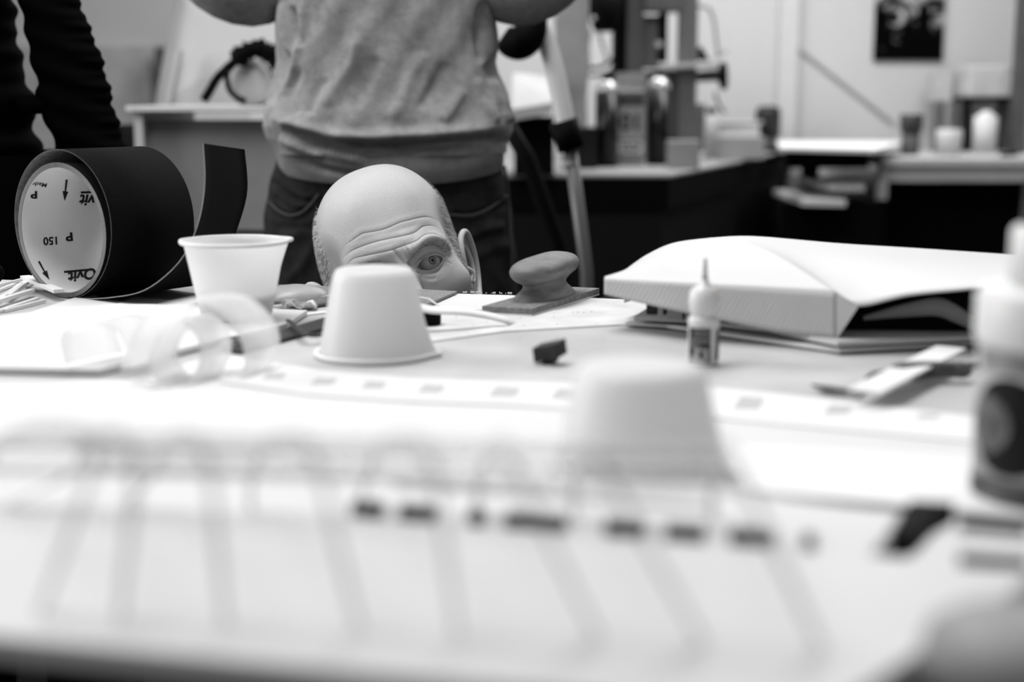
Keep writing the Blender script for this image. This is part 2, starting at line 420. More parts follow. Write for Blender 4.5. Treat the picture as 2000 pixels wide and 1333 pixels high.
# surface normals from the distance field
e = 5e-4; HN = np.stack([head_sdf(HV+np.eye(3)[k]*e)-head_sdf(HV-np.eye(3)[k]*e) for k in range(3)], 1); HN /= np.linalg.norm(HN, axis=1)[:, None]+1e-9
def segdist(P, C):
    best = np.full(len(P), 1.)
    for a, b in zip(C[:-1], C[1:]):
        ba = b-a; h = np.clip(((P-a)@ba)/(ba@ba+1e-12), 0, 1); best = np.minimum(best, np.linalg.norm(P-a-h[:, None]*ba, axis=1))
    return best
def z3(pts): return [(600+x/5.556, 420+y/5.556) for x, y in pts]
def z5(pts): return [(780+x/8.333, 430+y/8.333) for x, y in pts]
def smooth2(pts, n=5): return [(p.x, p.y) for p in crv([(x, y, 0) for x, y in pts], n)]
front = (HV[:, 1] > .0) & (HV[:, 2] < .11)
FP = HV[front]; disp = np.zeros(len(FP))
def groove(pts, depth, w, ridge=.0, rw=.003, off=.0035, fade=True):
    C = cast_head(smooth2(pts)); d = segdist(FP, C)
    if fade:
        L = len(C); tt = np.linalg.norm(FP[:, None]-C[None, ::2], axis=2).argmin(1)/(len(C[::2])-1); fd = np.clip(np.minimum(tt, 1-tt)*5, 0.12, 1)
    else: fd = 1
    return (-depth*np.exp(-(d/w)**2)+ridge*np.exp(-((d-off)/rw)**2))*fd
W1 = z3([(400, 340), (500, 270), (600, 205), (700, 185), (850, 150), (1000, 85), (1100, 60), (1250, 25), (1340, 30), (1420, 70)])
W2 = z3([(390, 470), (470, 400), (560, 355), (700, 305), (870, 262), (1040, 228), (1170, 190), (1260, 125), (1370, 120), (1450, 170)])
W3 = z3([(420, 560), (500, 480), (650, 440), (840, 400), (950, 370), (1060, 330), (1180, 290), (1270, 225), (1370, 215), (1450, 260), (1500, 310)])
disp += groove(W1, .0008, .0007, .0003, .003, .004)
disp += groove(W2, .0009, .0007, .0004, .003, .004)
disp += groove(W3, .0009, .0007, .0004, .003, .0038)
disp += groove(z3([(470, 600), (560, 560), (700, 525), (800, 510)]), .0010, .0009, .0005)
disp += groove(z3([(940, 372), (980, 440), (1035, 505), (1080, 560)]), .0018, .0014, .0005, .003, .005)
BR = z5([(60, 560), (230, 470), (380, 340), (540, 290), (690, 340), (800, 450)])
disp += -groove(BR, .0042, .0060)                       # raised brow
disp += groove(z5([(190, 690), (260, 590), (400, 470), (560, 430), (700, 470), (800, 560), (830, 640)]), .0044, .0040)  # hollow under the brow
disp += groove(z5([(250, 730), (330, 640), (440, 565), (550, 535), (650, 550), (740, 605), (790, 660)]), .0022, .0010, .0007, .0014, .002)  # lid crease
disp += groove(z5([(230, 830), (340, 865), (460, 870), (580, 850), (660, 780), (700, 700)]), .0012, .0012, .0005)
disp += groove(z5([(170, 640), (210, 720), (250, 790), (290, 820)]), .0050, .0045)
disp += groove(z5([(330, 900), (480, 960), (620, 940)]), .0006, .0018, .0003)
disp += groove(z5([(720, 660), (800, 690), (860, 720)]), .0006, .0010)
# slight skull unevenness
def lump(c, r, a): return a*np.exp(-(np.linalg.norm(FP-np.array(c), axis=1)/r)**2)
disp += lump((-.03, .06, .075), .022, .0022)+lump((.03, .06, .072), .024, .0020)-lump((0, .075, .05), .018, .0008)
px, py = proj(l2w(FP))
EO = smooth2(z5([(292, 772), (340, 690), (400, 640), (470, 602), (560, 582), (640, 592), (700, 628), (680, 690), (640, 745), (570, 792), (480, 815), (390, 812), (330, 798), (292, 772)]), 4)
def inside(px, py, poly):
    r = np.zeros(len(px), bool); n = len(poly)
    for i in range(n):
        x0, y0 = poly[i]; x1, y1 = poly[(i+1) % n]
        c = ((y0 > py) != (y1 > py)) & (px < (x1-x0)*(py-y0)/((y1-y0) if y1 != y0 else 1e-9)+x0); r ^= c
    return r
EOa = np.array(EO); dpx = np.min(np.hypot(px[:, None]-EOa[None, :, 0], py[:, None]-EOa[None, :, 1]), axis=1)
near_eye = np.abs(FP[:, 0]-.0325) < .03
ins = inside(px, py, EO) & near_eye & (FP[:, 1] > .05)
rim = (~ins) & near_eye & (FP[:, 1] > .05) & (FP[:, 0] > 0)
disp += np.where(rim, .0006*np.exp(-((dpx-2.0)/1.8)**2), 0)
HV2 = HV.copy(); fi = np.where(front)[0]
HV2[fi] += HN[fi]*disp[:, None]
HV2[fi[ins], 1] -= .0075
# symmetrical (hidden) right eye: a plain opening
q = HV; op = (((q[:, 0]+.0325)/.0145)**2+((q[:, 2]+.004)/.0048)**2 < 1) & (q[:, 1] > .06); HV2[op, 1] -= .0075
HW = l2w(HV2)
# ear: built in head coordinates, joined to the same skin mesh
def ear(side):
    out = [(.078, .012, -.034), (.080, .011, -.012), (.083, .010, .010), (.088, .003, .026), (.0955, -.007, .033), (.1010, -.018, .030), (.1035, -.027, .015), (.1025, -.031, -.004), (.0985, -.028, -.022), (.0930, -.019, -.036), (.0875, -.009, -.045), (.0825, -.001, -.046), (.0795, .005, -.040)]
    ant = [(.084, -.002, .014), (.092, -.016, .017), (.0955, -.022, .002), (.0940, -.021, -.012), (.0895, -.012, -.023), (.086, -.004, -.027)]
    S = np.array((side, 1, 1.))
    m = MB()
    oc = crv([Vector(p) for p in out], 8); rr = []
    for i in range(len(oc)):
        t = i/(len(oc)-1); rr.append(.0028+.0012*math.sin(math.pi*min(1, t*1.15))+(.0022*math.exp(-((t-.86)/.08)**2)))
    m.tube(oc, rr, 12)
    ac = crv([Vector(p) for p in ant], 8); m.tube(ac, [.0022+.0010*math.sin(math.pi*i/(len(ac)-1)) for i in range(len(ac))], 10)
    m.tube(crv([Vector(p) for p in ((.078, .012, -.006), (.0845, .008, -.012), (.086, .006, -.018), (.080, .010, -.026))], 6), .0035, 10)
    # bowl between rim and skull
    cx = Vector((.0775, -.010, -.004)); rows = []
    for k in range(9):
        t = k/8; rows.append([Vector(p).lerp(cx, t)+Vector((-.004, 0, 0))*math.sin(math.pi*t)+Vector((0, -.0035, 0))*math.sin(math.pi*t) for p in oc])
    v, f = grid(rows); m.add(v, f)
    rows2 = [[p+Vector((-.0012, -.003, 0))*min(1, 4*t_/8) for p in r] for t_, r in enumerate(rows)]
    v, f = grid(rows2, True); m.add(v, f)
    V = np.array([tuple(p) for p in m.v])*S; Fc = m.f if side > 0 else [q[::-1] for q in m.f]
    V[:, 2] -= .015; return l2w(V), Fc
allv = [HW]; allf = [tuple(q) for q in FQ]; nn = len(HW)
for s in (1, -1):
    ev, ef = ear(s); allv.append(ev); allf += [tuple(i+nn for i in q) for q in ef]; nn += len(ev)
# body (skinned): neck, torso, arms, crouched legs
def L(x, y, z): return Vector(l2w(np.array([[x, y, z]]))[0])
nk0, nk1 = L(0, -.015, -.06), L(0, -.045, -.15)
sh = nk1+Vector((.02, .06, -.04)); chest = sh+Vector((0, .10, -.16)); pel = chest+Vector((0, .12, -.22))
shL = sh+Vector((.17, .01, -.005)); elL = Vector((W(1165, 565, 1.66).x+.03, 1.67, TZ-.045)); haL = elL+Vector((.10, .02, -.23))
shR = sh+Vector((-.17, 0, -.03)); wrR = W(632, 575, 1.70); elR = shR+Vector((-.12, .05, -.22)); 
hr = W(628, 566, 1.655)
chains = [[(pel, .13), (chest, .14), (sh, .10), (nk1, .060), (nk0, .058)],
          [2, (shL, .055), (elL, .042), (haL, .03)], [2, (shR, .055), (elR, .042), (wrR+Vector((0, .03, -.05)), .028)],
          [0, (pel+Vector((.11, -.02, -.02)), .085), (pel+Vector((.20, -.33, -.03)), .06), (pel+Vector((.19, -.18, -.33)), .045), (Vector((pel.x+.19, pel.y-.22, .05)), .04), (Vector((pel.x+.2, pel.y-.36, .035)), .03)],
          [0, (pel+Vector((-.11, -.02, -.02)), .085), (pel+Vector((-.20, -.30, -.10)), .06), (pel+Vector((-.19, -.0, -.38)), .045), (Vector((pel.x-.19, pel.y+.06, .06)), .04), (Vector((pel.x-.19, pel.y-.06, .035)), .03)]]
bv, bf = skinned(None, chains, None)
allv.append(np.array(bv)); allf += [tuple(i+nn for i in q) for q in bf]; nn += len(bv)
# right hand gripping the table edge: palm behind the edge, fingers over it
def hand(base, dirs, up, flip=1):
    base = Vector(base); d = Vector(dirs).normalized(); up = Vector(up).normalized(); s = d.cross(up).normalized()*flip
    m = MB(); 
    pv, pf_ = skinned(None, [[(base-d*.02, (.028, .016)), (base+d*.025, (.036, .014)), (base+d*.06, (.036, .012))]], None); m.add(pv, pf_)
    for k, (o, ln) in enumerate(((-.030, .07), (-.010, .078), (.011, .073), (.030, .058))):
        a = base+d*.06+s*o; p1 = a+d*ln*.45+up*.006; p2 = p1+d*ln*.32-up*.010; p3 = p2+d*ln*.20-up*.015
        fv, ff_ = skinned(None, [[(a-d*.012, .009), (p1, .0088), (p2, .0080), (p3, .0070)]], None); m.add(fv, ff_)
    th0 = base+d*.01-s*.032; fv, ff_ = skinned(None, [[(th0, .011), (th0+d*.03-s*.022, .0105), (th0+d*.058-s*.026-up*.004, .0088)]], None); m.add(fv, ff_)
    return m
hm = hand((hr.x+.012, hr.y+.10, TZ-.075), (.35, -.75, .1), (0, 0, 1), -1)
# one finger tip lies on the edge beside the grey board
tipc = W(630, 553, 1.632)
m = hm
h2 = hand(haL, (.2, -.5, -.8), (0, -.8, .5), 1)
for mm in (m, h2):
    allv.append(np.array([tuple(p) for p in mm.v])); allf += [tuple(i+nn for i in q) for q in mm.f]; nn += len(mm.v)
M_skin = mat('skin', .50, .34, .5, .16, 1300, .35, 1600, sub=.02)
man = mk('person', np.concatenate(allv), allf, M_skin)
tag(man, 'bald person in a dark jacket crouching behind the table, one eye showing above the edge', 'person')
# eyes
for s in (1, -1):
    c = l2w(np.array([[s*.0325, .0745, -.004]]))[0]; c = Vector(c)
    if s == 1: look = (Vector(W(846.0, 508.0, 1.628))-c).normalized()
    else: look = (Vector((0, 0, 1.1))-c).normalized()
    r = .0128*HS
    eb = MB().lathe(c, [(r*math.sin(a), -r*math.cos(a)) for a in np.linspace(.02, math.pi-.02, 30)], 40, look).build('eyeball', mat('eye_white', .34, .15, .5, .05, 300), man, smooth=True)
    def capm(a0, a1, rr, name, m_):
        MB().lathe(c, [(rr*math.sin(a), rr*math.cos(a)) for a in np.linspace(a1, a0+.001, 10)], 32, look).build(name, m_, eb, smooth=True)
    capm(0, .36, r+.00012, 'iris_rim', mat('iris_rim', .03, .2, .5))
    capm(0, .315, r+.00022, 'iris', mat('iris', .17, .15, .5, .5, 2500))
    capm(0, .14, r+.00034, 'pupil', M_blackgl)
# hair and eyebrow strands
def strands(name, P, Nn, Dr, ln, th, m_, parent):
    v = []; f = []
    for p, n, d, l in zip(P, Nn, Dr, ln):
        p = Vector(p); n = Vector(n); d = Vector(d); a = d.cross(n).normalized()*th; b = n*th
        q = p+(n*.55+d*.65).normalized()*l*.55; t = q+(n*.3+d*.9).normalized()*l*.5; k = len(v)
        v += [p-n*.0005+a, p-n*.0005-a, p-n*.0005+d*th, q+a*.8, q-a*.8, q+d*th*.8, t]
        f += [(k, k+1, k+4, k+3), (k+1, k+2, k+5, k+4), (k+2, k, k+3, k+5), (k+3, k+4, k+6), (k+4, k+5, k+6), (k+5, k+3, k+6)]
    return mk(name, v, f, m_, parent, False)
NW = HN@RL.T
x_, y_, z_ = HV[:, 0], HV[:, 1], HV[:, 2]
hairline = np.abs(x_)/.079*.92+(-y_)*5.2-np.clip(z_-.05, 0, 1)*2.4
w = np.clip((hairline-.64)/.26, 0, 1)*(z_ < .125)*(z_ > -.055)
w *= (y_ < .052-np.clip(-z_, 0, 1)*.9)
cand = np.where(rng.random(len(w)) < w*.30)[0]
rng.shuffle(cand); cand = cand[:26000]
down = l2w(np.array([[0, -.4, -1]]))[0]-l2w(np.array([[0, 0, 0]]))[0]; down /= np.linalg.norm(down)
Dr = down+rng.normal(0, .35, (len(cand), 3)); Nc = NW[cand]; Dr -= Nc*(Dr*Nc).sum(1)[:, None]; Dr /= np.linalg.norm(Dr, axis=1)[:, None]
hs = rng.random(len(cand)) < .6
for msk, mh in ((hs, mat('grey_hair', .68, .5, .3, .2, 900)), (~hs, mat('dark_hair', .06, .5, .3, .5, 900))):
    strands('hair', HW[cand][msk], Nc[msk], Dr[msk], rng.uniform(.0035, .009, msk.sum()), .00018, mh, man)
for sgn in (1, -1):
    if sgn == 1: EB = cast_head(smooth2(z5([(240, 570), (330, 490), (450, 410), (580, 385), (700, 415), (800, 490)])))
    else: EB = EB*np.array((-1, 1, 1))
    sel = np.where((HV[:, 1] > .04) & (segdist(HV, EB) < .0048))[0]
    sel = sel[rng.random(len(sel)) < .075]
    out = l2w(np.array([[sgn*1., -.2, .15]]))[0]-l2w(np.array([[0, 0, 0]]))[0]; Dr = out+rng.normal(0, .35, (len(sel), 3)); Nc = NW[sel]; Dr -= Nc*(Dr*Nc).sum(1)[:, None]; Dr /= np.linalg.norm(Dr, axis=1)[:, None]
    strands('eyebrow', HW[sel]+NW[sel]*.0004, Nc, Dr, rng.uniform(.003, .006, len(sel)), .00017, mat('eyebrow_hair', .16, .6, .3, .8, 600), man)
# jacket and trousers
M_jk = mat('dark_jacket_knit', .018, .9, .1, .3, 60, .6, 500)
shT = W(1000, 556, 1.71); 
skinned('jacket', [[(pel+Vector((0, 0, .05)), .15), (chest, .165), (sh+Vector((0, .02, -.02)), .115), (nk1+Vector((0, .01, -.02)), .072)],
                   [2, (shL+Vector((0, 0, -.005)), .064), ((shL+elL)/2+Vector((0, 0, .030)), .066), (elL, .062), (haL, .038)],
                   [2, (shR, .066), (elR, .055), (wrR+Vector((0, .03, -.055)), .036)]], M_jk, man)
P = pel
skinned('trousers', [[(P+Vector((0, 0, .06)), .14), (P, .145)], [1, (P+Vector((.11, -.02, -.02)), .1), (P+Vector((.20, -.33, -.03)), .075), (P+Vector((.19, -.18, -.33)), .06), (Vector((P.x+.19, P.y-.22, .08)), .055)],
                     [1, (P+Vector((-.11, -.02, -.02)), .1), (P+Vector((-.20, -.30, -.10)), .075), (P+Vector((-.19, -.0, -.38)), .06), (Vector((P.x-.19, P.y+.06, .08)), .055)]], M_jk, man)
def chk(n, p): a, b = proj(l2w(np.array([p]))[0]); print(n, round(float(a)), round(float(b)))
for n, p in (('crown', (0, -.01, .1205)), ('Lside', (-.079, -.01, .024)), ('Rside', (.079, -.01, .024)), ('nasion', (0, .09, .004)), ('eyeL', (.0325, .088, -.004)), ('eyeR', (-.0325, .088, -.004)), ('earT', (.0985, -.013, .035)), ('nose', (0, .124, -.04))): chk(n, p)

# ------------------------------------------------------------------ things on the table, far to near
def up(p, dz): p = Vector(p); p.z += dz; return p
# grey abrasive board under the far edge
g = MB(); gp = [T(588, 572, TZ+.006), T(812, 604, TZ+.006), T(893, 569, TZ+.006), T(800, 564, TZ+.006), T(540, 556, TZ+.006)]
g.prism([up(p, -.0025) for p in gp], (0, 0, .0025)); o = g.build('abrasive_board', mat('grey_abrasive', .24, .8, .2, .5, 700, .3, 900))
tag(o, 'speckled grey abrasive board lying at the far table edge under the bald face', 'board')
g = MB(); g.prism([up(p, -.0055) for p in [T(600, 580, TZ+.0035), T(800, 609, TZ+.0035), T(886, 574, TZ+.0035), T(700, 566, TZ+.0035)]], (0, 0, .003))
# rounded grey hand tool beside the upright cup
def rounded_tool():
    a = T(515, 604); b = T(631, 590); c = (a+b)/2; d = (b-a).normalized(); n = Vector((-d.y, d.x, 0))
    t = thing('pocket_tool', (c.x, c.y, TZ), 'small rounded grey metal tool lying between the upright cup and the grey board', 'tool')
    L_ = (b-a).length/2; rows = []
    for i in range(17):
        s = -1+2*i/16; row = []
        for k in range(13):
            th = math.pi*k/12; hh = .0235*(1-abs(s)**2.6)**.5*(1 if s < .2 else 1-.25*(s-.2)); ww = .028*(1-abs(s)**4*.7)
            row.append(c+d*s*L_+n*math.cos(th)*ww+Vector((0, 0, .009+math.sin(th)*hh*.55)))
        rows.append(row)
    v, f = grid(rows); m = MB(); m.add(v, f)
    m.add([p for r in rows for p in (r[0], r[-1])], [(2*i, 2*i+1, 2*i+3, 2*i+2) for i in range(16)]); m.build('cover', mat('tool_grey', .36, .4, .5, .1, 60), t, smooth=True)
    MB().prism([c-d*L_*.85-n*.030+Vector((0, 0, .003)), c+d*L_*.95-n*.030+Vector((0, 0, .003)), c+d*L_*.7-n*.027+Vector((0, 0, .011)), c-d*L_*.75-n*.027+Vector((0, 0, .011))], n*.045).build('inner_plate', mat('dull_steel', .55, .4, .5, .4, 90, metal=.7), t, bevel=.001)
    MB().prism([c-d*L_*.7-n*.033, c+d*L_*.95-n*.033, c+d*L_*1.0+n*.01, c-d*L_*.6+n*.01], (0, 0, .0035)).build('lower_jaw', M_grey3, t, bevel=.001)
rounded_tool()
# crumpled shaving
random.seed(3)
def scrap(px, py, size, seed, label):
    r = random.Random(seed); c = T(px, py); rows = []
    for i in range(7):
        row = []
        for k in range(7):
            x = (i/6-.5)*size; y = (k/6-.5)*size*.6
            row.append(c+Vector((x, y, .002+(math.sin(i*.8+seed)*math.cos(k*.7))**2*size*.30+r.random()*.0004)))
        rows.append(row)
    v, f = grid(rows); o = mk('plastic_shaving', v, f, M_styrene, None, True); fin(o, sol=.0006); tag(o, label, 'shaving', 'curled white shavings')
scrap(590, 606, .030, 1, 'crumpled white shaving beside the rounded grey tool')
# white strips behind the cups
def strip(name, a, b, w, h, m, label, cat, group=None, lift=0.):
    a = up(a, h/2+lift); b = up(b, h/2+lift); o = MB().beam(a, b, w, h).build(name, m, bevel=.0003); return tag(o, label, cat, group)
strip('plastic_strip', T(500, 612), T(712, 590), .004, .003, M_styrene, 'thin white strip running behind the middle cup', 'strip', lift=.003)
strip('plastic_strip', T(545, 622), T(640, 611), .012, .0015, M_styrene, 'flat white strip below the crumpled shaving', 'strip')
# heap of white styrene sticks behind and left of the roll
SD = [((-40, 572), (52, 549), .0035, .0035, 'white stick at the back of the heap, touching the table edge'),
      ((-30, 612), (58, 550), .005, .004, 'long white stick running up toward the roll'),
      ((18, 592), (72, 550), .0045, .0045, 'short round-edged white stick in the middle of the heap'),
      ((-20, 607), (64, 580), .006, .004, 'white stick lying flat across the front of the heap'),
      ((-25, 598), (40, 566), .003, .003, 'thin white stick under the crossed sticks'),
      ((50, 560), (116, 589), .011, .004, 'broad white strip crossing over the stick heap beside the roll'),
      ((-10, 616), (74, 588), .004, .003, 'narrow white stick nearest the foam board'),
      ((-40, 586), (28, 560), .004, .003, 'white stick at the far left of the heap'),
      ((10, 612), (88, 592), .003, .003, 'slim white offcut lying by the foot of the roll')]
for i, (a, b, w_, h_, lab) in enumerate(SD):
    l = .009 if i == 5 else (.004 if i in (2, 3) else 0)+.001
    strip('styrene_stick', T(*a), T(*b), w_, h_, M_styrene, lab, 'stick', 'white styrene sticks in a heap', lift=l)
# thin papers under the roll
o = sheet('paper_scrap', [(-30, 640), (-30, 622), (60, 610), (150, 580), (183, 577), (235, 588), (300, 594), (190, 602), (100, 622), (55, 628)], TZ+.0022, .0006, M_paper); tag(o, 'crumpled white paper scrap lying under the front of the sandpaper roll', 'paper')
o = sheet('paper_scrap', [(228, 594), (262, 580), (352, 588), (352, 600)], TZ+.003, .0006, M_paper); tag(o, 'small pointed paper scrap between roll and upright cup', 'paper')
o = sheet('paper_scrap', [(-50, 668), (-40, 626), (40, 632), (105, 622), (40, 646)], TZ+.0016, .0006, mat('grey_paper', .42, .8, .1, .3, 40)); tag(o, 'greyish paper corner under the sticks at the left edge', 'paper')
# white foam board
fb = [(-60, 665), (215, 594), (330, 590), (640, 604), (560, 634), (195, 726), (-60, 716)]
fb = [(-60, 652), (0, 634), (110, 611), (215, 594), (345, 594), (600, 606), (560, 632), (192, 721), (0, 718), (-60, 717)]
o = sheet('foam_board', fb, TZ+.0062, .005, M_board, bevel=.0006); tag(o, 'large flat white foam board under the upright cup', 'board')
for ob in [cupA]: ob.location.z += .0064
# dark ruler and the two black curved strips
MR = mat('dark_wedge', .02, .5, .3, .6, 60, stretch=(1, 8, 1))
a, b = T(432, 688), T(640, 626); d = (b-a).normalized(); n = Vector((-d.y, d.x, 0))
o = MB().prism([a, T(470, 694), T(640, 646), b], (0, 0, .004)).build('wedge', MR, bevel=.0004); tag(o, 'dark narrow ruler lying along the edge of the foam board', 'wedge')  # narrow dark wedge along the right edge of the foam board
o = MB().tube(crv([T(562, 626, TZ+.0085), T(576, 636, TZ+.010), T(592, 651, TZ+.010), T(612, 656, TZ+.008), T(640, 652, TZ+.0075)], 8), .0024, 8, flat=.6).build('black_strip', M_blackgl, smooth=True); tag(o, 'hooked black plastic strip lying on the ruler beside the middle cup', 'strip', 'black curved strips')
o = MB().tube(crv([T(424, 668, TZ+.0085), T(440, 662, TZ+.009), T(465, 660, TZ+.009), T(488, 666, TZ+.0085), T(520, 664, TZ+.008)], 8), .0022, 8, flat=.6).build('black_strip', M_blackgl, smooth=True); tag(o, 'bent black plastic strip seen behind the clear film loop', 'strip', 'black curved strips')
# curved white strip with black block behind the middle cup
pa = [W(812, 598, 1.30), W(845, 606, 1.30), W(900, 609, 1.31), W(950, 617, 1.325), W(985, 626, 1.33), T(1003, 634, TZ+.001)]
pa = crv(pa, 8); rows = []
for i, p in enumerate(pa):
    t = i/(len(pa)-1); wd_ = .017*(1-.72*t); rows.append([p+Vector((0, -wd_/2, -.002)), p, p+Vector((0, wd_/2, .002+.001*t))])
v, f = grid(rows); o = mk('curved_strip', v, f, M_styrene, None, True); fin(o, sol=.0012); tag(o, 'thin white strip bowed above the table right of the middle cup', 'strip')
bc = T(838, 637); MB().lathe(bc, [(.003, 0), (.0105, 0), (.0115, .003), (.0115, .013), (.010, .0145), (.003, .0145)], 32).build('pen_cap', M_black, smooth=True)
tag(bpy.data.objects['pen_cap'], 'small black round cap under the bowed white strip', 'cap')
o = MB().tube([T(800, 578, TZ+.012), T(838, 585, TZ+.010), T(866, 604, TZ+.002)], [.0012, .0014, .0008], 6).build('plastic_sliver', M_styrene); tag(o, 'thin white sliver leaning on the grey abrasive board', 'sliver')
# dusty drawing sheet on the far right half of the table
o = sheet('drawing_sheet', [(640, 692), (850, 666), (985, 647), (1212, 634), (1500, 640), (2100, 690), (2100, 625), (1150, 582), (955, 580), (905, 576), (800, 600), (700, 640)], TZ+.0012, .001, mat('dusty_sheet', .62, .75, .1, .14, 22, .2, 150, detail=8)); tag(o, 'large dusty white drawing sheet under the sanding block and the white model', 'paper')
o = sheet('paper_sheet', [(838, 588), (895, 574), (1000, 577), (1090, 585), (990, 607), (870, 602)], TZ+.0024, .0008, M_paper); tag(o, 'small bright white paper sheet touching the sanding block', 'paper')
m = MB(); r = random.Random(5)
for i in range(60):
    x = r.uniform(905, 1000) if i < 25 else r.uniform(880, 1180); y = (572.5+(x-900)*.022 if i < 25 else r.uniform(584, 660)); p = T(x, y, TZ+.0012); s = r.uniform(.0005, .0015 if i < 25 else .0008); s2 = s*r.uniform(.5, 1.3)
    m.box(p.x-s2, p.x+s2, p.y-s, p.y+s, p.z, p.z+s*1.2)
o = m.build('plaster_crumbs', M_styrene); tag(o, 'white crumbs and dust along the far table edge', 'crumbs', kind='stuff')
# sanding block with knob handle
zb = TZ+.0088
fl, fr, br = T(941, 598, zb), T(1039, 603, zb), T(1171, 563, zb); bl = fl+(br-fr)
Lb = (br-fr); ub = Lb.normalized(); vb = (fl-fr).normalized()
sb = thing('sanding_block', ((fr+bl)/2).xy.to_3d()+Vector((0, 0, TZ+.0012)), 'grey wooden sanding block with a rounded knob handle', 'sanding block')
M_wood = mat('worn_grey_wood', .17, .55, .3, .3, 50, .08, 300, stretch=(1, 1, 4), detail=8)
MB().prism([up(p, -.0062) for p in (fl, bl, br, fr)], (0, 0, .0062)).build('base_plate', mat('grey_base', .20, .7, .2, .3, 160, .2, 500), sb, bevel=.0006)
MB().prism([up(p, -.0076) for p in (fl, bl, br, fr)], (0, 0, .0014)).build('abrasive_sheet', M_styrene, sb)
hc = (fr+bl)/2+ub*.004
prof = [(0, .052, .0235), (.002, .0505, .0225), (.006, .046, .0185), (.011, .0385, .0135), (.015, .0385, .0140), (.019, .046, .0190), (.023, .053, .0240), (.027, .056, .0260), (.031, .056, .0262), (.035, .052, .0240), (.038, .043, .0190), (.0395, .028, .011), (.040, .008, .003)]
rows = []
for h_, la, lb in prof:
    row = []
    for k in range(49):
        a = 2*math.pi*k/48; ca, sa = math.cos(a), math.sin(a); e_ = .8
        row.append(hc+ub*(la*math.copysign(abs(ca)**e_, ca))+vb*(lb*math.copysign(abs(sa)**e_, sa))+Vector((0, 0, h_*1.06+(.003*ca if h_ > .015 else 0)+.0001)))
    rows.append(row)
rows.append([sum((q for q in rows[-1][:48]), Vector((0, 0, 0)))/48]*49)
v, f = grid(rows, False); o = mk('handle', v, f, M_wood, sb, True); fin(o, sub=1)
# small dark rubber block
c = T(1074, 711); eb = MB(); q = Matrix.Rotation(R(-14), 3, 'Y') @ Matrix.Rotation(R(-28), 3, 'Z')
pts = [Vector((-.011, -.008, 0)), Vector((.0125, -.008, .001)), Vector((.0125, .009, .001)), Vector((-.011, .009, 0))]
eb.prism([c+q@p+Vector((0, 0, .004)) for p in pts], q@Vector((0.0015, 0, .0125)))
eb.prism([c+q@(p*.5)+Vector((0, 0, .0)) for p in pts], Vector((0, 0, .006)))
o = eb.build('rubber_block', mat('dark_rubber', .035, .7, .3, .4, 120, .3, 300), bevel=.0008); tag(o, 'small dark tilted rubber block in the middle of the table', 'rubber block')
# glue bottle
gb = T(1373, 712); gl = thing('glue_bottle', gb, 'small white glue bottle with a thin nozzle and dark warning label', 'bottle')
M_gl = mat('bottle_plastic', .68, .4, .35, .02, 10, sub=.2)
s_ = gb.y/F*.985
def pr(l): return [(r*s_, h*s_) for r, h in l]
MB().lathe(gb, pr([(3, 0), (27, 0), (30, 3), (31, 8), (31, 84), (32, 90), (29, 97), (24, 100), (3, 100)]), 48).build('bottle_body', M_gl, gl, smooth=True)
MB().lathe(gb, pr([(3, 99), (24, 99), (26, 102), (29, 110), (31, 124), (31, 136), (28, 150), (20, 158), (12, 162), (9, 168), (7, 172), (3, 172)]), 48).build('cap', M_gl, gl, smooth=True)
MB().lathe(gb+Vector((0, 0, 0)), pr([(2, 171), (7, 171), (5, 186), (3.6, 212), (2.8, 216), (1, 216)]), 24).build('nozzle', mat('grey_nozzle', .45, .4, .3), gl, smooth=True)
def wrap(name, c, r, a0, a1, z0, z1, m, parent, n=24):
    rows = [[Vector((c.x+r*math.sin(a), c.y-r*math.cos(a), c.z+z)) for z in (z0, z1)] for a in np.linspace(a0, a1, n+1)]
    v, f = grid(rows); return mk(name, v, f, m, parent, True)
def wraptxt(name, vf, c, r, ac, zc, w_, h_, m, parent):
    v, f = vf; v = v-v.min(0); v = v/v.max(0)-.5
    P = [Vector((c.x+r*math.sin(ac+x*w_/r), c.y-r*math.cos(ac+x*w_/r), c.z+zc+y*h_)) for x, y in v]; mk(name, P, f, m, parent, False)
r_ = 31.4*s_
M_lb = mat('label_dark', .03, .5, .3, .2, 300); M_lw = mat('label_pale', .42, .5, .3, .2, 200)
lb = wrap('label', gb, r_, -1.25, .35, 8*s_, 78*s_, M_lb, gl)
wrap('label_stripe', gb, r_+.0002, -.75, .30, 60*s_, 75*s_, mat('label_mid', .16, .5), gl); wrap('label_stripe', gb, r_+.0002, -1.15, -.35, 38*s_, 45*s_, mat('label_mid', .16, .5), gl)
wrap('warning_square', gb, r_+.0003, -.72, .18, 11*s_, 37*s_, M_lw, gl)
wraptxt('warning_cross', glyphs('X', 1, 0, .04), gb, r_+.0005, -.27, 24*s_, 17*s_, 19*s_, M_ink, gl)
wrap('side_print', gb, r_+.0002, .72, 1.25, 12*s_, 74*s_, mat('label_mid2', .12, .5, .2, .7, 500), gl)
for k, zz in enumerate((70, 65, 54, 49)):
    wrap('label_line', gb, r_+.0004, -1.0, .25, zz*s_, (zz+1.4)*s_, M_lw if k > 1 else M_lb, gl)

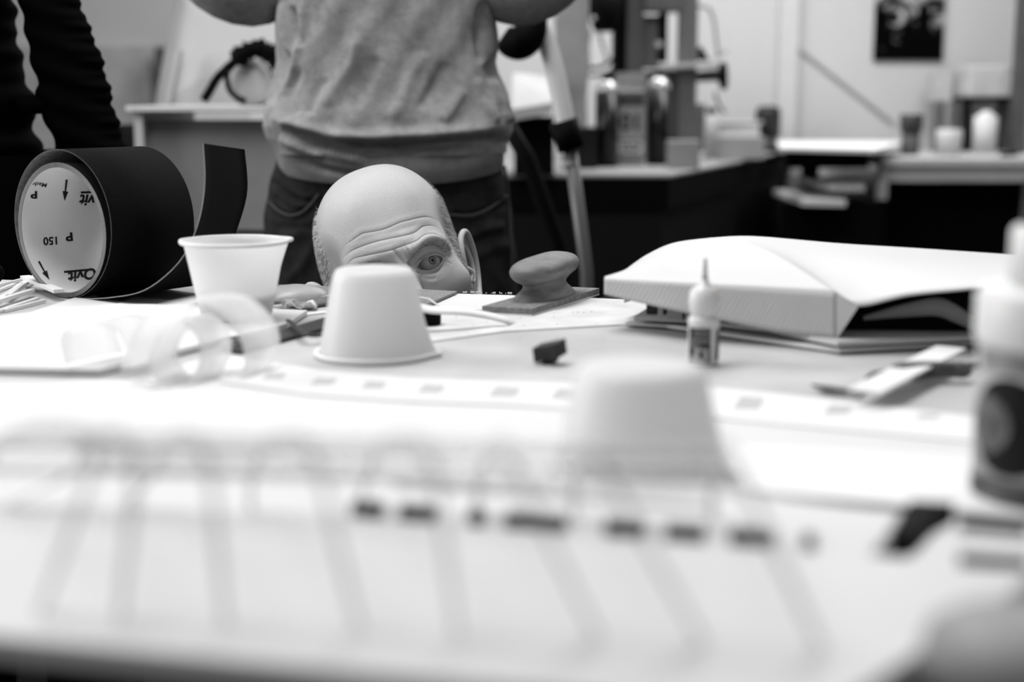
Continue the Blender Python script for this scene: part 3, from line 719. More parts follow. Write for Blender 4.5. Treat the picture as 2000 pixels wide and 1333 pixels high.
# big white hull model on its two base boards
mod = thing('hull_model', T(1450, 650).xy.to_3d()+Vector((0, 0, TZ+.0012)), 'large white hull-shaped plastic model resting upside down on two white base boards', 'scale model')
M_mod = mat('white_model_plastic', .60, .45, .25, .02, 6)
M_side = mat('ribbed_model_side', .50, .5, .25, .03, 30)
nt = M_side.node_tree; wv = nt.nodes.new('ShaderNodeTexWave'); wv.inputs['Scale'].default_value = 85; wv.inputs['Distortion'].default_value = 1.2; wv.bands_direction = 'X'
mp = nt.nodes.new('ShaderNodeMapping'); mp.inputs['Rotation'].default_value = (0, -.45, .1); tc = nt.nodes.new('ShaderNodeTexCoord'); bp = nt.nodes.new('ShaderNodeBump'); bp.inputs['Strength'].default_value = .22; bp.inputs['Distance'].default_value = .0012
nt.links.new(tc.outputs['Object'], mp.inputs[0]); nt.links.new(mp.outputs[0], wv.inputs[0]); nt.links.new(wv.outputs['Fac'], bp.inputs['Height']); nt.links.new(bp.outputs[0], nt.nodes['Principled BSDF'].inputs['Normal'])
crease = [W(1181, 546, 1.31), W(1290, 552, 1.27), W(1388, 558, 1.245), W(1500, 564, 1.222), W(1633, 572, 1.197)]
bott = [W(1181, 575, 1.312), W(1260, 594, 1.28), W(1338, 611, 1.255), W(1505, 645, 1.22), W(1633, 662, 1.195)]
back = [W(1181, 542, 1.318), W(1222, 528, 1.37), W(1262, 500, 1.41), W(1316, 476, 1.43), W(1388, 466, 1.44)]
lowr = [W(1633, 572, 1.197), W(1678, 597, 1.190), W(1775, 577, 1.188), W(1892, 565, 1.18), W(2050, 549, 1.17)]
back2 = [W(1388, 466, 1.44), W(1473, 463, 1.44), W(1640, 477, 1.43), W(1800, 487, 1.42), W(2050, 504, 1.40)]
def loft(A, B, n=18, nn_=10, bulge=0.):
    a, b = crv(A, nn_), crv(B, nn_); rows = []
    for p, q in zip(a, b):
        rows.append([p.lerp(q, k/n)+Vector((0, 0, bulge*math.sin(math.pi*k/n))) for k in range(n+1)])
    return rows
# deck: one continuous surface from the crease / lower edge to the back silhouette
frontline = crv(crease, 10)+crv(lowr, 10)[1:]; backline = crv(back, 10)+crv(back2, 10)[1:]
rows = []
for i, (p, q_) in enumerate(zip(frontline, backline)):
    t = i/(len(frontline)-1); row = []
    for k in range(23):
        u = k/22; P_ = p.lerp(q_, u); lift_ = .010*math.sin(math.pi*u**1.15)*min(1, t*5)*(1 if t < .55 else max(.25, 1-(t-.55)*2)); row.append(P_+Vector((0, 0, lift_)))
    rows.append(row)
v, f = grid(rows, True); o = mk('deck', v, f, M_mod, mod, True); fin(o, sol=.0015)
rows = loft(crease, bott, 8); v, f = grid(rows); o = mk('ribbed_side', v, f, M_side, mod, True); fin(o, sol=.0015)
# nose end, corner facet, back wall
v, f = grid([[Vector(a) for a in (W(1633, 572, 1.197), W(1633, 662, 1.195))], [W(1678, 597, 1.190), W(1635, 662, 1.195)]]); o = mk('corner_facet', v, f, M_mod, mod, False); fin(o, sol=.0012)
bl_ = [Vector((p.x, p.y+.01, TZ+.016)) for p in crv(back[1:], 6)+crv(back2, 6)[1:]]; bt_ = crv(back[1:], 6)+crv(back2, 6)[1:]
v, f = grid([[a, b] for a, b in zip(bt_, bl_)]); o = mk('back_wall', v, f, M_mod, mod, True); fin(o, sol=.0015)
# black block painting in the shade below the deck
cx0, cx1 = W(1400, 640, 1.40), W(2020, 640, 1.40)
MB().prism([Vector((p.x, p.y, TZ+.013)) for p in (W(1345, 640, 1.30), W(1640, 640, 1.235), W(1700, 640, 1.235), W(2060, 640, 1.225), W(2060, 640, 1.36), W(1380, 640, 1.38))], (0, 0, .026)).build('shade_block', M_black, mod)
strp = crv([W(1686, 618, 1.222), W(1760, 596, 1.218), W(1826, 583, 1.213), W(1860, 592, 1.21), W(1900, 618, 1.207)], 8); strb = crv([W(1686, 626, 1.222), W(1760, 620, 1.218), W(1826, 617, 1.213), W(1860, 628, 1.21), W(1900, 645, 1.207)], 8)
v, f = grid([[a, b] for a, b in zip(strp, strb)]); o = mk('inner_bracket', v, f, mat('inner_grey', .22, .6), mod, True); fin(o, sol=.0015)
for x, w_ in ((1290, .004), (1320, .016), (1345, .012)):
    p = W(x, 620, 1.300); MB().box(p.x-w_/2, p.x+w_/2, p.y-.002, p.y+.002, TZ+.0122, TZ+.026+(.004 if x < 1300 else 0)).build('support_post', M_lgrey, mod)
p = W(1300, 620, 1.33); MB().box(p.x-.018, p.x+.05, p.y, p.y+.004, TZ+.0122, TZ+.030).build('support_wall', M_grey3, mod)
b1 = [(1221, 629), (1300, 634), (1640, 682), (1890, 668), (2080, 662), (2080, 610), (1280, 606)]
b2 = [(1238, 618), (1340, 623), (1500, 641), (1636, 668), (1890, 657), (2080, 652), (2080, 604), (1262, 603)]
o = sheet('base_board', b1, TZ+.0052, .0035, M_board, mod, bevel=.0005)
o = sheet('upper_base_board', b2, TZ+.0120, .004, mat('base_grey', .50, .6), mod, bevel=.0005)
# trowel / spatula and the white strip over it
sp = thing('palette_knife', T(1700, 745), 'small palette knife with a dark leaf blade and wooden handle', 'palette knife')
M_st = mat('dark_steel', .008, .5, .2, .3, 60)
bl1 = [T(1583, 753, TZ+.003), T(1620, 756, TZ+.004), T(1650, 761, TZ+.004), T(1680, 768, TZ+.004), T(1650, 769, TZ+.003), T(1610, 765, TZ+.003)]
MB().prism(bl1, (0, 0, .0010)).build('blade', M_st, sp)
MB().tube(crv([T(1668, 766, TZ+.005), W(1690, 748, T(1690, 764).y), W(1706, 732, T(1706, 760).y), W(1750, 727, T(1750, 754).y)], 6), .0022, 10).build('shank', M_st, sp, smooth=True)
hp = crv([W(1750, 727, T(1750, 754).y), W(1758, 724, T(1750, 754).y), W(1790, 722, T(1770, 750).y), W(1850, 722, T(1770, 748).y), W(1895, 724, T(1770, 747).y)], 4)
MB().tube(hp, [.0035]+[.006]*3+[.0062]*(len(hp)-7)+[.0065, .006, .004], 14).build('handle', mat('worn_handle', .09, .6, .3, .5, 160), sp, smooth=True)
strip('plastic_strip', T(1688, 802), T(1856, 712), .024, .002, M_styrene, 'white flat strip lying across the palette knife', 'strip', lift=.0125)
strip('black_rod', T(1740, 745), T(1930, 716), .0045, .004, M_blackgl, 'thin black rod behind the white flat strip', 'rod', lift=.001)

# ------------------------------------------------------------------ near half of the table: sheets and cut pieces
zs = TZ+.0016
o = sheet('paper_sheet', [(-150, 752), (250, 742), (420, 694), (500, 703), (620, 722), (800, 738), (1000, 745), (1200, 748), (1400, 756), (1640, 782), (1900, 812), (2120, 842), (2150, 1100), (1500, 1330), (800, 1265), (-150, 1195)], zs, .0012, M_paper); tag(o, 'large white paper sheet covering the near half of the table', 'paper')
band = [(x, y) for x, y in [(430, 698), (620, 726), (800, 742), (1000, 750), (1200, 753), (1400, 760), (1640, 786), (1900, 816), (2100, 842), (2100, 880), (1640, 838), (1400, 815), (1000, 790), (800, 783), (600, 770), (430, 745)]]
tb = thing('taped_strip', T(1000, 770, zs), 'long curved white film strip dotted with grey tape squares', 'strip')
sheet('film_strip', band, zs+.0014, .0012, M_styrene, tb)
for x, y, w_, h_ in ((536, 733, 46, 12), (632, 744, 52, 12), (730, 751, 50, 14), (842, 758, 56, 17), (985, 764, 64, 20), (1105, 768, 60, 20), (1462, 786, 62, 25), (1636, 799, 56, 18), (1812, 812, 50, 8), (1280, 772, 60, 20)):
    sheet('tape_square', [(x-w_/2, y+h_/2), (x-w_/4, y-h_/2), (x+w_/2, y-h_/3), (x+w_/3, y+h_/2)], zs+.0018, .0003, M_greyink, tb)
o = sheet('styrene_sheet', [(1150, 858), (1480, 869), (1900, 890), (2120, 902), (2140, 1020), (1500, 960), (1150, 930)], zs+.0045, .003, M_styrene, bevel=.0004); tag(o, 'thick white styrene sheet in front of the taped strip at the right', 'sheet')
o = sheet('styrene_sheet', [(560, 852), (800, 858), (1110, 872), (1120, 935), (560, 900)], zs+.003, .002, M_styrene, bevel=.0004); tag(o, 'white styrene sheet between the middle cup and the blurred cup', 'sheet')
o = MB().beam(T(1480, 876, zs+.003), T(1905, 899, zs+.003), .0012, .0018).build('shadow_line_rod', mat('grey_rod', .12, .6)); tag(o, 'thin grey rod painting in the shadow line along the right styrene sheet', 'rod')  # grey rod put in as the shadow line at the sheet edge
# low white tray nearest the camera
ZD = TZ+.030
tray = [(-200, 880), (300, 905), (700, 935), (1100, 968), (1500, 996), (1800, 1000), (1900, 985), (1960, 985), (2000, 1015), (2100, 1080), (2120, 1420), (-200, 1232)]
def poly(pts, z): return [T(x, y, z) for x, y in pts]
tt = thing('model_tray', T(900, 1150), 'low white slab nearest the camera carrying the clear ribbed model', 'model base')
edge = onedge(T(0, 1275), 0)
tp = poly([(700, 938), (1100, 968), (1500, 1000), (1720, 1015)], ZD)
def tline(x0, y0, x1, y1, z): return T(x0, y0, z), T(x1, y1, z)
nA, nB = T(-150, 1228, ZD), T(1600, 1402, ZD)
far1 = [T(-200, 880, ZD), T(300, 892, ZD), T(700, 905, ZD), T(1100, 928, ZD), T(1400, 948, ZD), T(1500, 968, ZD), T(1760, 1005, ZD)]
slot_r = [T(1730, 1050, ZD), T(1700, 1085, ZD), T(1790, 1092, ZD), T(1850, 1045, ZD), T(2120, 1062, ZD)]
MB().prism([up(p, -.009) for p in [nA, nB]+slot_r[::-1]+far1[::-1]], (0, 0, .009)).build('tray_top', M_board, tt, bevel=.001)
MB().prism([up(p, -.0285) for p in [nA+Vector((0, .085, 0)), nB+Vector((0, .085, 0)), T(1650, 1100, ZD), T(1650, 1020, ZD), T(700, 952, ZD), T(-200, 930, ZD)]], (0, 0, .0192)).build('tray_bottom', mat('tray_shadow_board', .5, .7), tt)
# row of black bars painting in the shadow gap along the slab
def flat(name, pts, z, h_, m, label, cat, group=None):
    P_ = [T(x, y, z) for x, y in pts]; o = MB().prism(P_, (0, 0, h_)).build(name, m); return tag(o, label, cat, group)
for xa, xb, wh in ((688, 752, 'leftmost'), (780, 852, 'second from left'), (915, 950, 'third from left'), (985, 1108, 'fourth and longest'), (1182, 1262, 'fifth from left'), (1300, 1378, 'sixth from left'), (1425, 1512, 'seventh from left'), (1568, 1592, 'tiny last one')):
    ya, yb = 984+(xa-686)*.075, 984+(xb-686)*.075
    flat('shadow_gap_bar', [(xa, ya), (xb, yb), (xb-3, yb+24), (xa-3, ya+24)], ZD+.0002, .002, M_black, 'flat black bar painting in the shadow gap, '+wh+' of the row', 'bar', 'broken row of black bars for the shadow gap')
flat('cutout_bar', [(1872, 1024), (2010, 1036), (2010, 1052), (1872, 1040)], ZD+.0003, .002, M_black, 'short black bar painting in a dark cut-out at the right edge, the farther of two', 'bar')  # this bar and the next are black fills for dark cut-outs
flat('cutout_bar', [(1872, 1088), (2010, 1098), (2010, 1114), (1872, 1104)], ZD+.0003, .002, M_black, 'short black bar painting in a dark cut-out at the right edge, the nearer of two', 'bar')
flat('shadow_line_strip', [(770, 944), (1000, 960), (1400, 992), (1400, 999), (1000, 968), (770, 951)], ZD+.0002, .0008, mat('shadow_line_grey', .4, .6), 'pale grey strip painting in the shadow line behind the black bars', 'strip')  # shadow line of the slab edge, laid on as a grey strip
flat('gap_piece', [(1722, 1088), (1778, 1018), (1862, 1022), (1822, 1045), (1790, 1080), (1770, 1092)], TZ+.018, .010, M_black, 'black piece painting in a dark gap at the lower right beside the black bars', 'bracket')  # black fill for the darkness of a gap beside the slab
# white rounded plate at the right
pc = T(1990, 1015, TZ+.026)
# clear ribbed model: arches and stringers
M_clr = clear('clear_acrylic', .42, .50, .12)
M_film = clear('clear_film', .10, .75, .08)
rm = thing('clear_rib_model', T(800, 1150, ZD), 'blurred clear acrylic frame model with a row of arched ribs', 'scale model')
arches = [(-20, 170, -130, 80), (150, 250, 15, 235), (310, 395, 245, 440), (500, 610, 490, 700), (725, 835, 700, 892), (945, 1000, 930, 1165), (1130, 1180, 1120, 1370), (1400, 1440, 1390, 1600)]
tops = []
for i, (xf, xn, bf, bn) in enumerate(arches):
    fade = i/7; yf = 868+22*fade; yn = 848+44*fade
    Yn = T(bn, 1195+55*fade*1.2, ZD).y; Yf = T(bf, 985+30*fade, ZD).y
    f0 = T(bf, 985+30*fade, ZD+.001); f1 = W(xf-8, yf+50, Yf); f2 = W(xf+10, yf+4, Yf*.985); n2 = W(xn-14, yn+4, Yn*1.03); n1 = W(xn+14, yn+55, Yn); n0 = T(bn, 1195+66*fade, ZD+.001)
    path = crv([f0, f1, f2, (f2+n2)/2+Vector((0, 0, .004)), n2, n1, n0], 6)
    d_ = Vector((1, .1, 0)).normalized()
    rows = []
    for j, p in enumerate(path):
        tn = (path[min(j+1, len(path)-1)]-path[max(j-1, 0)]).normalized(); nrm_ = tn.cross(d_).normalized()
        rows.append([p-nrm_*.0032-d_*.0012, p+nrm_*.0032-d_*.0012, p+nrm_*.0032+d_*.0012, p-nrm_*.0032+d_*.0012, p-nrm_*.0032-d_*.0012])
    v, f = grid(rows); mk('rib', v, f, M_clr, rm, False); tops.append((f1, f2, n2, n1))
for k, nm in ((0, 'stringer'), (1, 'stringer'), (2, 'stringer'), (3, 'stringer')):
    MB().tube(crv([t[k] for t in tops], 5), .0020, 8).build(nm, M_clr, rm, smooth=True)
# clear film skin over the left half
fs = [[t[0], t[1], (t[1]+t[2])/2+Vector((0, 0, .004)), t[2], t[3]] for t in tops]
cols = [crv([r_[k] for r_ in fs], 5) for k in range(5)]
rows = [[cols[k][i]+Vector((0, 0, .002)) for k in range(5)] for i in range(len(cols[0]))]
v, f = grid(rows); mk('film_skin', v, f, M_film, rm, True)
# clear curled film ribbons
M_curl = clear('curled_film', .50, .93, .12, transl=.5)
def curl(name, path_px, wv_, label):
    P_ = crv([W(x, y, Y_) for x, y, Y_ in path_px], 10); rows = []
    for i, p in enumerate(P_):
        t = i/(len(P_)-1); wvv = Vector(wv_[0]).lerp(Vector(wv_[1]), t); rows.append([p+wvv*(k/4-.5) for k in range(5)])
    v, f = grid(rows); o = mk(name, v, f, M_curl, None, True); fin(o, sol=.0003); return tag(o, label, 'film curl', 'clear curled film strips')
def low(x, y): return T(x, y, TZ+.004).y
curl('curled_film', [(292, 712, low(292, 742)), (306, 655, 1.07), (340, 600, 1.08), (388, 582, 1.09), (450, 592, 1.10), (500, 640, 1.10), (512, 690, 1.09), (490, 735, 1.08), (440, 745, 1.07)], ((.030, .05, 0), (.016, .045, .004)), 'big loop of clear curled film in front of the upright cup')
curl('curled_film', [(345, 745, 1.06), (318, 700, 1.06), (345, 640, 1.07), (380, 620, 1.075), (415, 650, 1.08), (420, 700, 1.075), (395, 742, 1.06), (350, 748, 1.05), (310, 738, 1.045)], ((.010, .045, 0), (.02, .04, 0)), 'smaller inner loop of clear curled film beside the foam board corner')
curl('curled_film', [(185, 700, 1.11), (172, 655, 1.115), (178, 634, 1.12), (210, 624, 1.13), (262, 634, 1.12), (280, 665, 1.10), (290, 708, 1.07)], ((.030, .055, .0), (.012, .05, 0)), 'flattened clear film curl lying on the white foam board')
# black knob at the far left edge
c = W(-15, 545, 1.63); kb = MB().lathe(c+Vector((0, 0, 0)), [(.001, 0), (.0125, 0), (.0125, .012), (.001, .012)], 32, Vector((-.3, 1, 0))); o = kb.build('black_ball', M_black, smooth=True); o.location.z = TZ+.001; tag(o, 'round black ball-like thing at the far left end of the table edge', 'ball')
# big blurred bottle at the right edge
bb = T(2046, 985); bb.z = TZ; S2 = bb.y/F
gbig = thing('wood_glue_bottle', bb, 'large blurred glue bottle with a white cap and round dark logo at the right edge', 'bottle')
MB().lathe(bb, [(.001, 0), (146*S2, 0), (152*S2, 6*S2), (152*S2, 60*S2), (.001, 60*S2)], 64).build('bottle_base', mat('bottle_dark_base', .05, .4), gbig, smooth=True)
MB().lathe(bb, [(.001, 60*S2), (151*S2, 60*S2), (151*S2, 330*S2), (.001, 330*S2)], 64).build('label', mat('bottle_label', .36, .5, .3, .05, 30), gbig, smooth=True)
MB().lathe(bb, [(.001, 328*S2), (154*S2, 328*S2), (160*S2, 345*S2), (160*S2, 425*S2), (150*S2, 442*S2), (100*S2, 446*S2), (.001, 446*S2)], 64).build('shoulder', M_gl, gbig, smooth=True)
MB().lathe(bb, [(.001, 444*S2), (100*S2, 444*S2), (100*S2, 552*S2), (92*S2, 562*S2), (.001, 562*S2)], 48).build('cap', M_gl, gbig, smooth=True)
MB().lathe(bb, [(.001, 560*S2), (78*S2, 560*S2), (76*S2, 640*S2), (64*S2, 690*S2), (40*S2, 720*S2), (.001, 720*S2)], 32).build('nozzle_cap', mat('black_cap', .03, .4), gbig, smooth=True)
rr_ = 151.5*S2
def angx(px): return -math.asin(max(-1, min(1, (2046-px)/151)))
# dark round logo: ring with a pale inner disc, in the curved label's own coordinates
def disc(cx_, cz_, r0, r1, m_, name, dr, nseg=48):
    rows = []
    for k in range(nseg+1):
        a = 2*math.pi*k/nseg; row = []
        for q_ in np.linspace(r0, r1, 5):
            al = cx_+q_*math.cos(a)/rr_; row.append(Vector((bb.x+(rr_+dr)*math.sin(al), bb.y-(rr_+dr)*math.cos(al), bb.z+cz_+q_*math.sin(a))))
        rows.append(row)
    v, f = grid(rows); mk(name, v, f, m_, gbig, True)
disc(-.93, 178*S2, 0, 98*S2, M_ink, 'round_logo', .0003)
disc(-1.28, 178*S2, 0, 58*S2, mat('logo_grey', .10, .5, .2, .6, 90), 'logo_centre', .0006)
wrap('label_band', bb, rr_+.0003, -1.5, 1.2, 285*S2, 328*S2, mat('label_band', .2, .5, .3, .4, 60), gbig)
wrap('label_band', bb, rr_+.0003, -1.5, 1.2, 60*S2, 68*S2, M_grey3, gbig)
# grey rounded object in the bottom right corner
kc = T(2010, 1345, ZD+.002)
kn = [(.001, .022), (.012, .0218), (.022, .020), (.028, .016), (.030, .010), (.030, 0), (.001, 0)]
kk = MB().lathe(T(1985, 1330, ZD+.0005), [(r, h) for r, h in kn[::-1]], 48).build('plastic_puck', mat('mid_grey_plastic', .28, .5), smooth=True); tag(kk, 'rounded grey plastic disc in the lower right corner of the slab', 'disc')
# ------------------------------------------------------------------ background furniture
def zz(py, Y): return W(1000, py, Y).z
def xx(px, Y): return px_x(px, Y)
def px_x(px, Y): return W(px, 300, Y).x
# black workbench with light grey top
k0, k1, k2 = T(1310, 341), T(1552, 291), T(1000, 341)
wb = thing('workbench', Vector(((k0.x+k2.x)/2, 4.4, 0)), 'black workbench with a pale grey top crowded with bottles and a machine', 'workbench')
top = [Vector((-1.0, k0.y, TZ)), Vector((k0.x, k0.y, TZ)), Vector((k1.x, k1.y-.02, TZ)), Vector((-1.0, k1.y-.02, TZ))]
MB().prism([up(p, -.010) for p in top], (0, 0, .010)).build('worktop', mat('bench_top_grey', .26, .6, .2, .06, 5), wb, bevel=.002)
MB().prism([up(p, -.10) for p in [top[0]+Vector((.02, .004, 0)), top[1]+Vector((-.004, .004, 0)), top[2]+Vector((-.01, 0, 0)), top[3]]], (0, 0, .0895)).build('edge_rail', M_black, wb)
MB().prism([Vector((p.x, p.y, 0)) for p in [top[0]+Vector((.04, .02, 0)), top[1]+Vector((-.02, .02, 0)), top[2]+Vector((-.03, 0, 0)), top[3]]], (0, 0, TZ-.09)).build('cabinet_body', mat('black_cabinet', .006, .6, .15), wb)
# right bench
rb = thing('side_bench', (2.6, 5.6, 0), 'pale grey bench along the back wall at the right with jars on it', 'workbench')
x0 = px_x(1722, 5.15); MB().box(x0, 5.5, 5.15, 5.95, TZ-.03, TZ).build('worktop', mat('side_bench_top', .42, .6), rb, bevel=.003)
MB().box(x0, 5.5, 5.16, 5.20, TZ-.085, TZ-.03).build('apron', mat('side_bench_apron', .32, .6), rb)
MB().box(x0-.01, x0+.03, 5.16, 5.2, TZ-.15, TZ-.085).build('bracket', M_lgrey, rb); MB().box(x0-.01, x0+.03, 5.165, 5.2, 0, TZ-.15).build('leg', M_black, rb); MB().box(3.6, 3.65, 5.16, 5.2, 0, TZ-.085).build('leg', M_black, rb)
MB().box(x0+.06, 5.4, 5.35, 5.40, 0, TZ-.09).build('dark_back_panel', M_black, rb)
# plan chest with loose paper boards
pc_ = thing('paper_rack', (px_x(1640, 5.2), 5.4, 0), 'low dark rack holding white boards between the two benches', 'rack')
MB().prism([Vector((px_x(1530, 5.0), 5.0, 0)), Vector((px_x(1712, 5.05), 5.0, 0)), Vector((px_x(1712, 5.05), 5.9, 0)), Vector((px_x(1553, 5.9), 5.9, 0))], (0, 0, TZ-.15)).build('rack_body', M_black, pc_)
MB().prism([Vector((px_x(1535, 5.12), 5.12, TZ-.035)), Vector((px_x(1700, 5.1), 5.12, TZ-.035)), Vector((px_x(1700, 5.1), 5.9, TZ-.035)), Vector((px_x(1553, 5.9), 5.9, TZ-.035))], (0, 0, .062)).build('rack_shelf', M_black, pc_)
MB().box(px_x(1560, 5.5), px_x(1590, 5.5), 5.40, 5.45, TZ-.15, TZ-.035).build('rack_post', M_black, pc_)
zt = zz(284, 4.95)
def quad(name, pts, Y, z, th, m, label, cat, group=None):
    P_ = [T(x, y, z) for x, y in pts]; o = MB().prism([up(p, -th) for p in P_], (0, 0, th)).build(name, m); return tag(o, label, cat, group)
zb2 = TZ+.045
P_ = [Vector((px_x(1528, 4.9), 4.95, zb2)), Vector((px_x(1690, 4.9), 4.75, zb2)), Vector((px_x(1775, 5.7), 5.7, zb2)), Vector((px_x(1520, 5.7), 5.75, zb2))]
o = MB().prism([up(p, -.012) for p in P_], (0, 0, .012)).build('white_board', M_board); tag(o, 'large pale board lying on top of the paper rack', 'board')
for i, (xa, xb, ya, lab) in enumerate(((1553, 1680, 5.02, 'upper white paper stack on the rack under the pale board'), (1600, 1714, 5.10, 'second white paper stack sticking out at the right of the rack'))):
    za = TZ-.149+i*.046
    o = MB().prism([Vector((px_x(xa, ya), ya-.16, za)), Vector((px_x(xb-50, ya), ya-.20, za)), Vector((px_x(xb, ya), ya+.25, za)), Vector((px_x(xa, ya), ya+.4, za))], (0, 0, .02)).build('paper_stack', M_paper); tag(o, lab, 'paper')
# tall grey cabinet at the left with a white top
zc = zz(207, 3.0); xa, xb = px_x(264, 3.0), px_x(720, 3.0)
tc_ = thing('storage_cabinet', ((xa+xb)/2, 3.25, 0), 'grey metal cabinet with a white top behind the sandpaper roll', 'cabinet')
MB().box(xa-.012, xb, 2.985, 3.5, zc-.012, zc).build('cabinet_top', mat('cabinet_top_white', .66, .5), tc_, bevel=.002)
MB().box(xa, xa+.018, 3.0, 3.5, .0, zc-.012).build('side_panel', mat('cabinet_side', .5, .6), tc_)
MB().box(xb-.018, xb, 3.0, 3.5, .0, zc-.012).build('side_panel', mat('cabinet_side', .5, .6), tc_)
MB().box(xa+.018, xb-.018, 3.035, 3.06, zz(452, 3.0), zc-.030).build('drawer_front', mat('scuffed_grey_panel', .25, .6, .2, .15, 7, detail=6), tc_)
MB().box(xa+.018, xb-.018, 3.02, 3.06, zz(470, 3.0), zz(463, 3.0)).build('shelf_edge', M_grey5, tc_)
MB().box(xa+.018, xb-.018, 3.05, 3.48, .02, zz(472, 3.0)).build('lower_body', M_black, tc_)
# leaning drawing board
Yb = 3.62
q0, q1 = W(302, 205, Yb), W(350, -60, Yb+.12); kx = (q0.x-q1.x)/(q1.z-q0.z); qb = Vector((q0.x+kx*(q0.z-.001)*.35, Yb-.06, .001))
o = MB().prism([qb, q0, q1, W(760, -60, Yb+.12), W(760, 205, Yb), Vector((W(760, 205, Yb).x, Yb-.06, .001))], (0, .018, 0)).build('drawing_board', mat('drawing_board_white', .60, .6, .2, .02))
dboard = o
tag(o, 'large white drawing board leaning behind the grey cabinet', 'board')
o = MB().beam(W(330, 205, Yb-.02), W(352, 100, Yb+.02), .012, .012).build('slanting_rail', M_lgrey, dboard)
tag(MB().box(px_x(228, 3.3), px_x(262, 3.3), 3.2, 3.4, 0, zz(246, 3.2)).build('plinth', M_black), 'small dark box just left of the grey cabinet', 'box')
# ear defenders on the cabinet
ez = zc+.001; ec = Vector((px_x(487, 3.08), 3.12, ez)); s3 = 3.1/F
ed = thing('ear_defenders', ec, 'ear defenders with pale cups and a black headband on the white cabinet top', 'ear defenders')
MB().lathe(ec+Vector((0, -.03, .045)), [(.001, .05), (.036, .05), (.046, .040), (.047, .015), (.040, .004), (.02, .0), (.001, .0)][::-1], 48, Vector((0.1, 1, 0))).build('ear_cup', mat('cup_grey', .46, .4, .3), ed, smooth=True)
MB().lathe(ec+Vector((0, -.006, .045)), [(.001, 0), (.046, 0), (.050, .006), (.050, .022), (.044, .03), (.001, .03)], 48, Vector((0.1, 1, 0))).build('cushion', M_black, ed, smooth=True)
hb = [(398, 196), (408, 180), (425, 152), (450, 128), (478, 104), (505, 95), (530, 108), (548, 130)]
hp_ = crv([W(x, y, 3.08) for x, y in hb], 8)
MB().tube(hp_, [.009+(.001*rng.random() if i < 27 else .006+.010*rng.random()) for i in range(len(hp_))], 14).build('headband', M_black, ed, smooth=True)
MB().tube(crv([W(x, y, 3.07) for x, y in ((446, 128), (443, 150), (448, 175), (462, 190), (480, 197))], 6), .006, 10).build('wire_arm', M_black, ed, smooth=True)

# ------------------------------------------------------------------ machine on the workbench
Ym = 4.95; sm_ = Ym/F
pm = thing('pillar_drill', (px_x(1290, Ym), Ym, TZ), 'grey pillar drill with two upright posts and a side handwheel', 'machine')
def bx(a, b, c, d, Y, dep, name, m, parent, bevel=.002):   # px box at depth Y
    return MB().box(px_x(a, Y), px_x(b, Y), Y, Y+dep, max(zz(d, Y), TZ+.0005), zz(c, Y)).build(name, m, parent, bevel=bevel)
bx(1196, 1222, -80, 345, Ym, .10, 'back_post', M_black, pm); bx(1222, 1254, -80, 345, Ym-.02, .12, 'left_column', M_grey3, pm)
bx(1324, 1358, -80, 345, Ym, .10, 'right_column', mat('machine_grey', .12, .5, .3), pm); bx(1254, 1324, -80, 22, Ym-.03, .12, 'head', mat('machine_head', .10, .5, .3), pm, .006)
bx(1254, 1283, 30, 134, Ym+.05, .02, 'guard_panel', mat('guard_grey', .26, .6), pm); bx(1254, 1301, 138, 345, Ym+.04, .05, 'lower_body', M_grey3, pm); bx(1283, 1300, 24, 122, Ym+.01, .03, 'spindle', M_black, pm, .003)
MB().tube([W(1287, 86, Ym-.03), W(1287, 86, Ym+.02)], .012, 16).build('spindle_knob', M_lgrey, pm)
bx(1300, 1344, 136, 345, Ym+.02, .1, 'pedestal', M_grey3, pm)
MB().beam(W(1286, 131, Ym-.03), W(1400, 126, Ym-.03), .11, .016).build('drill_table', mat('plate_grey', .40, .4, .4), pm, bevel=.002)
MB().tube([W(1362, 150, Ym), W(1412, 146, Ym)], [.018, .022], 18).build('wheel_hub', M_grey3, pm)
MB().lathe(W(1404, 149, Ym-.01), [(.001, 0), (.030, 0), (.046, .006), (.048, .020), (.040, .028), (.001, .03)], 40, Vector((1, -.25, .05))).build('handwheel', M_black, pm, smooth=True)
MB().prism([W(1364, 118, Ym-.05), W(1386, 118, Ym-.05), W(1370, 90, Ym-.05), W(1365, 92, Ym-.05)], (0, .03, 0)).build('black_stop', M_black, pm)
MB().tube(crv([W(x, y, Ym+.04) for x, y in ((1356, 12), (1384, 16), (1394, 40), (1400, 85), (1404, 112))], 6), .0055, 10).build('hose', mat('hose_grey', .25, .5), pm, smooth=True)
MB().tube(crv([W(x, y, Ym+.04) for x, y in ((1396, 180), (1402, 200), (1416, 222))], 5), .005, 10).build('cable', M_grey3, pm, smooth=True)
MB().tube([W(1395, 112, Ym), W(1422, 100, Ym)], .003, 8).build('lever', M_grey5, pm)
# bottles and the boxed bottle in front
def pbase(px, py): p = T(px, py); return p
def bottle(px, py, wpx, hpx, prof, m, label, name='bottle', parts=(), group='bottles and jars on the workbench', cat='bottle'):
    b = T(px, py); b.z = TZ+.0005; s = b.y/F; t = thing(name, b, label, cat, group)
    MB().lathe(b, [(.0005, 0)]+[(r*wpx/2*s, h*hpx*s) for r, h in prof], 40).build('body', m, t, smooth=True)
    for nm, pr_, mm in parts: MB().lathe(b, [(.0005, pr_[0][1]*hpx*s)]+[(r*wpx/2*s, h*hpx*s) for r, h in pr_]+[(.0005, pr_[-1][1]*hpx*s)], 40).build(nm, mm, t, smooth=True)
    return t
M_sh = mat('foil_shoulder', .55, .25, .6, metal=.6)
JP = [(1, .0), (1, .80), (.001, .80)]
SHD = [(1.0, .80), (.98, .84), (.7, .90), (.45, .93)]; CAPP = [(.46, .93), (.46, 1.0)]
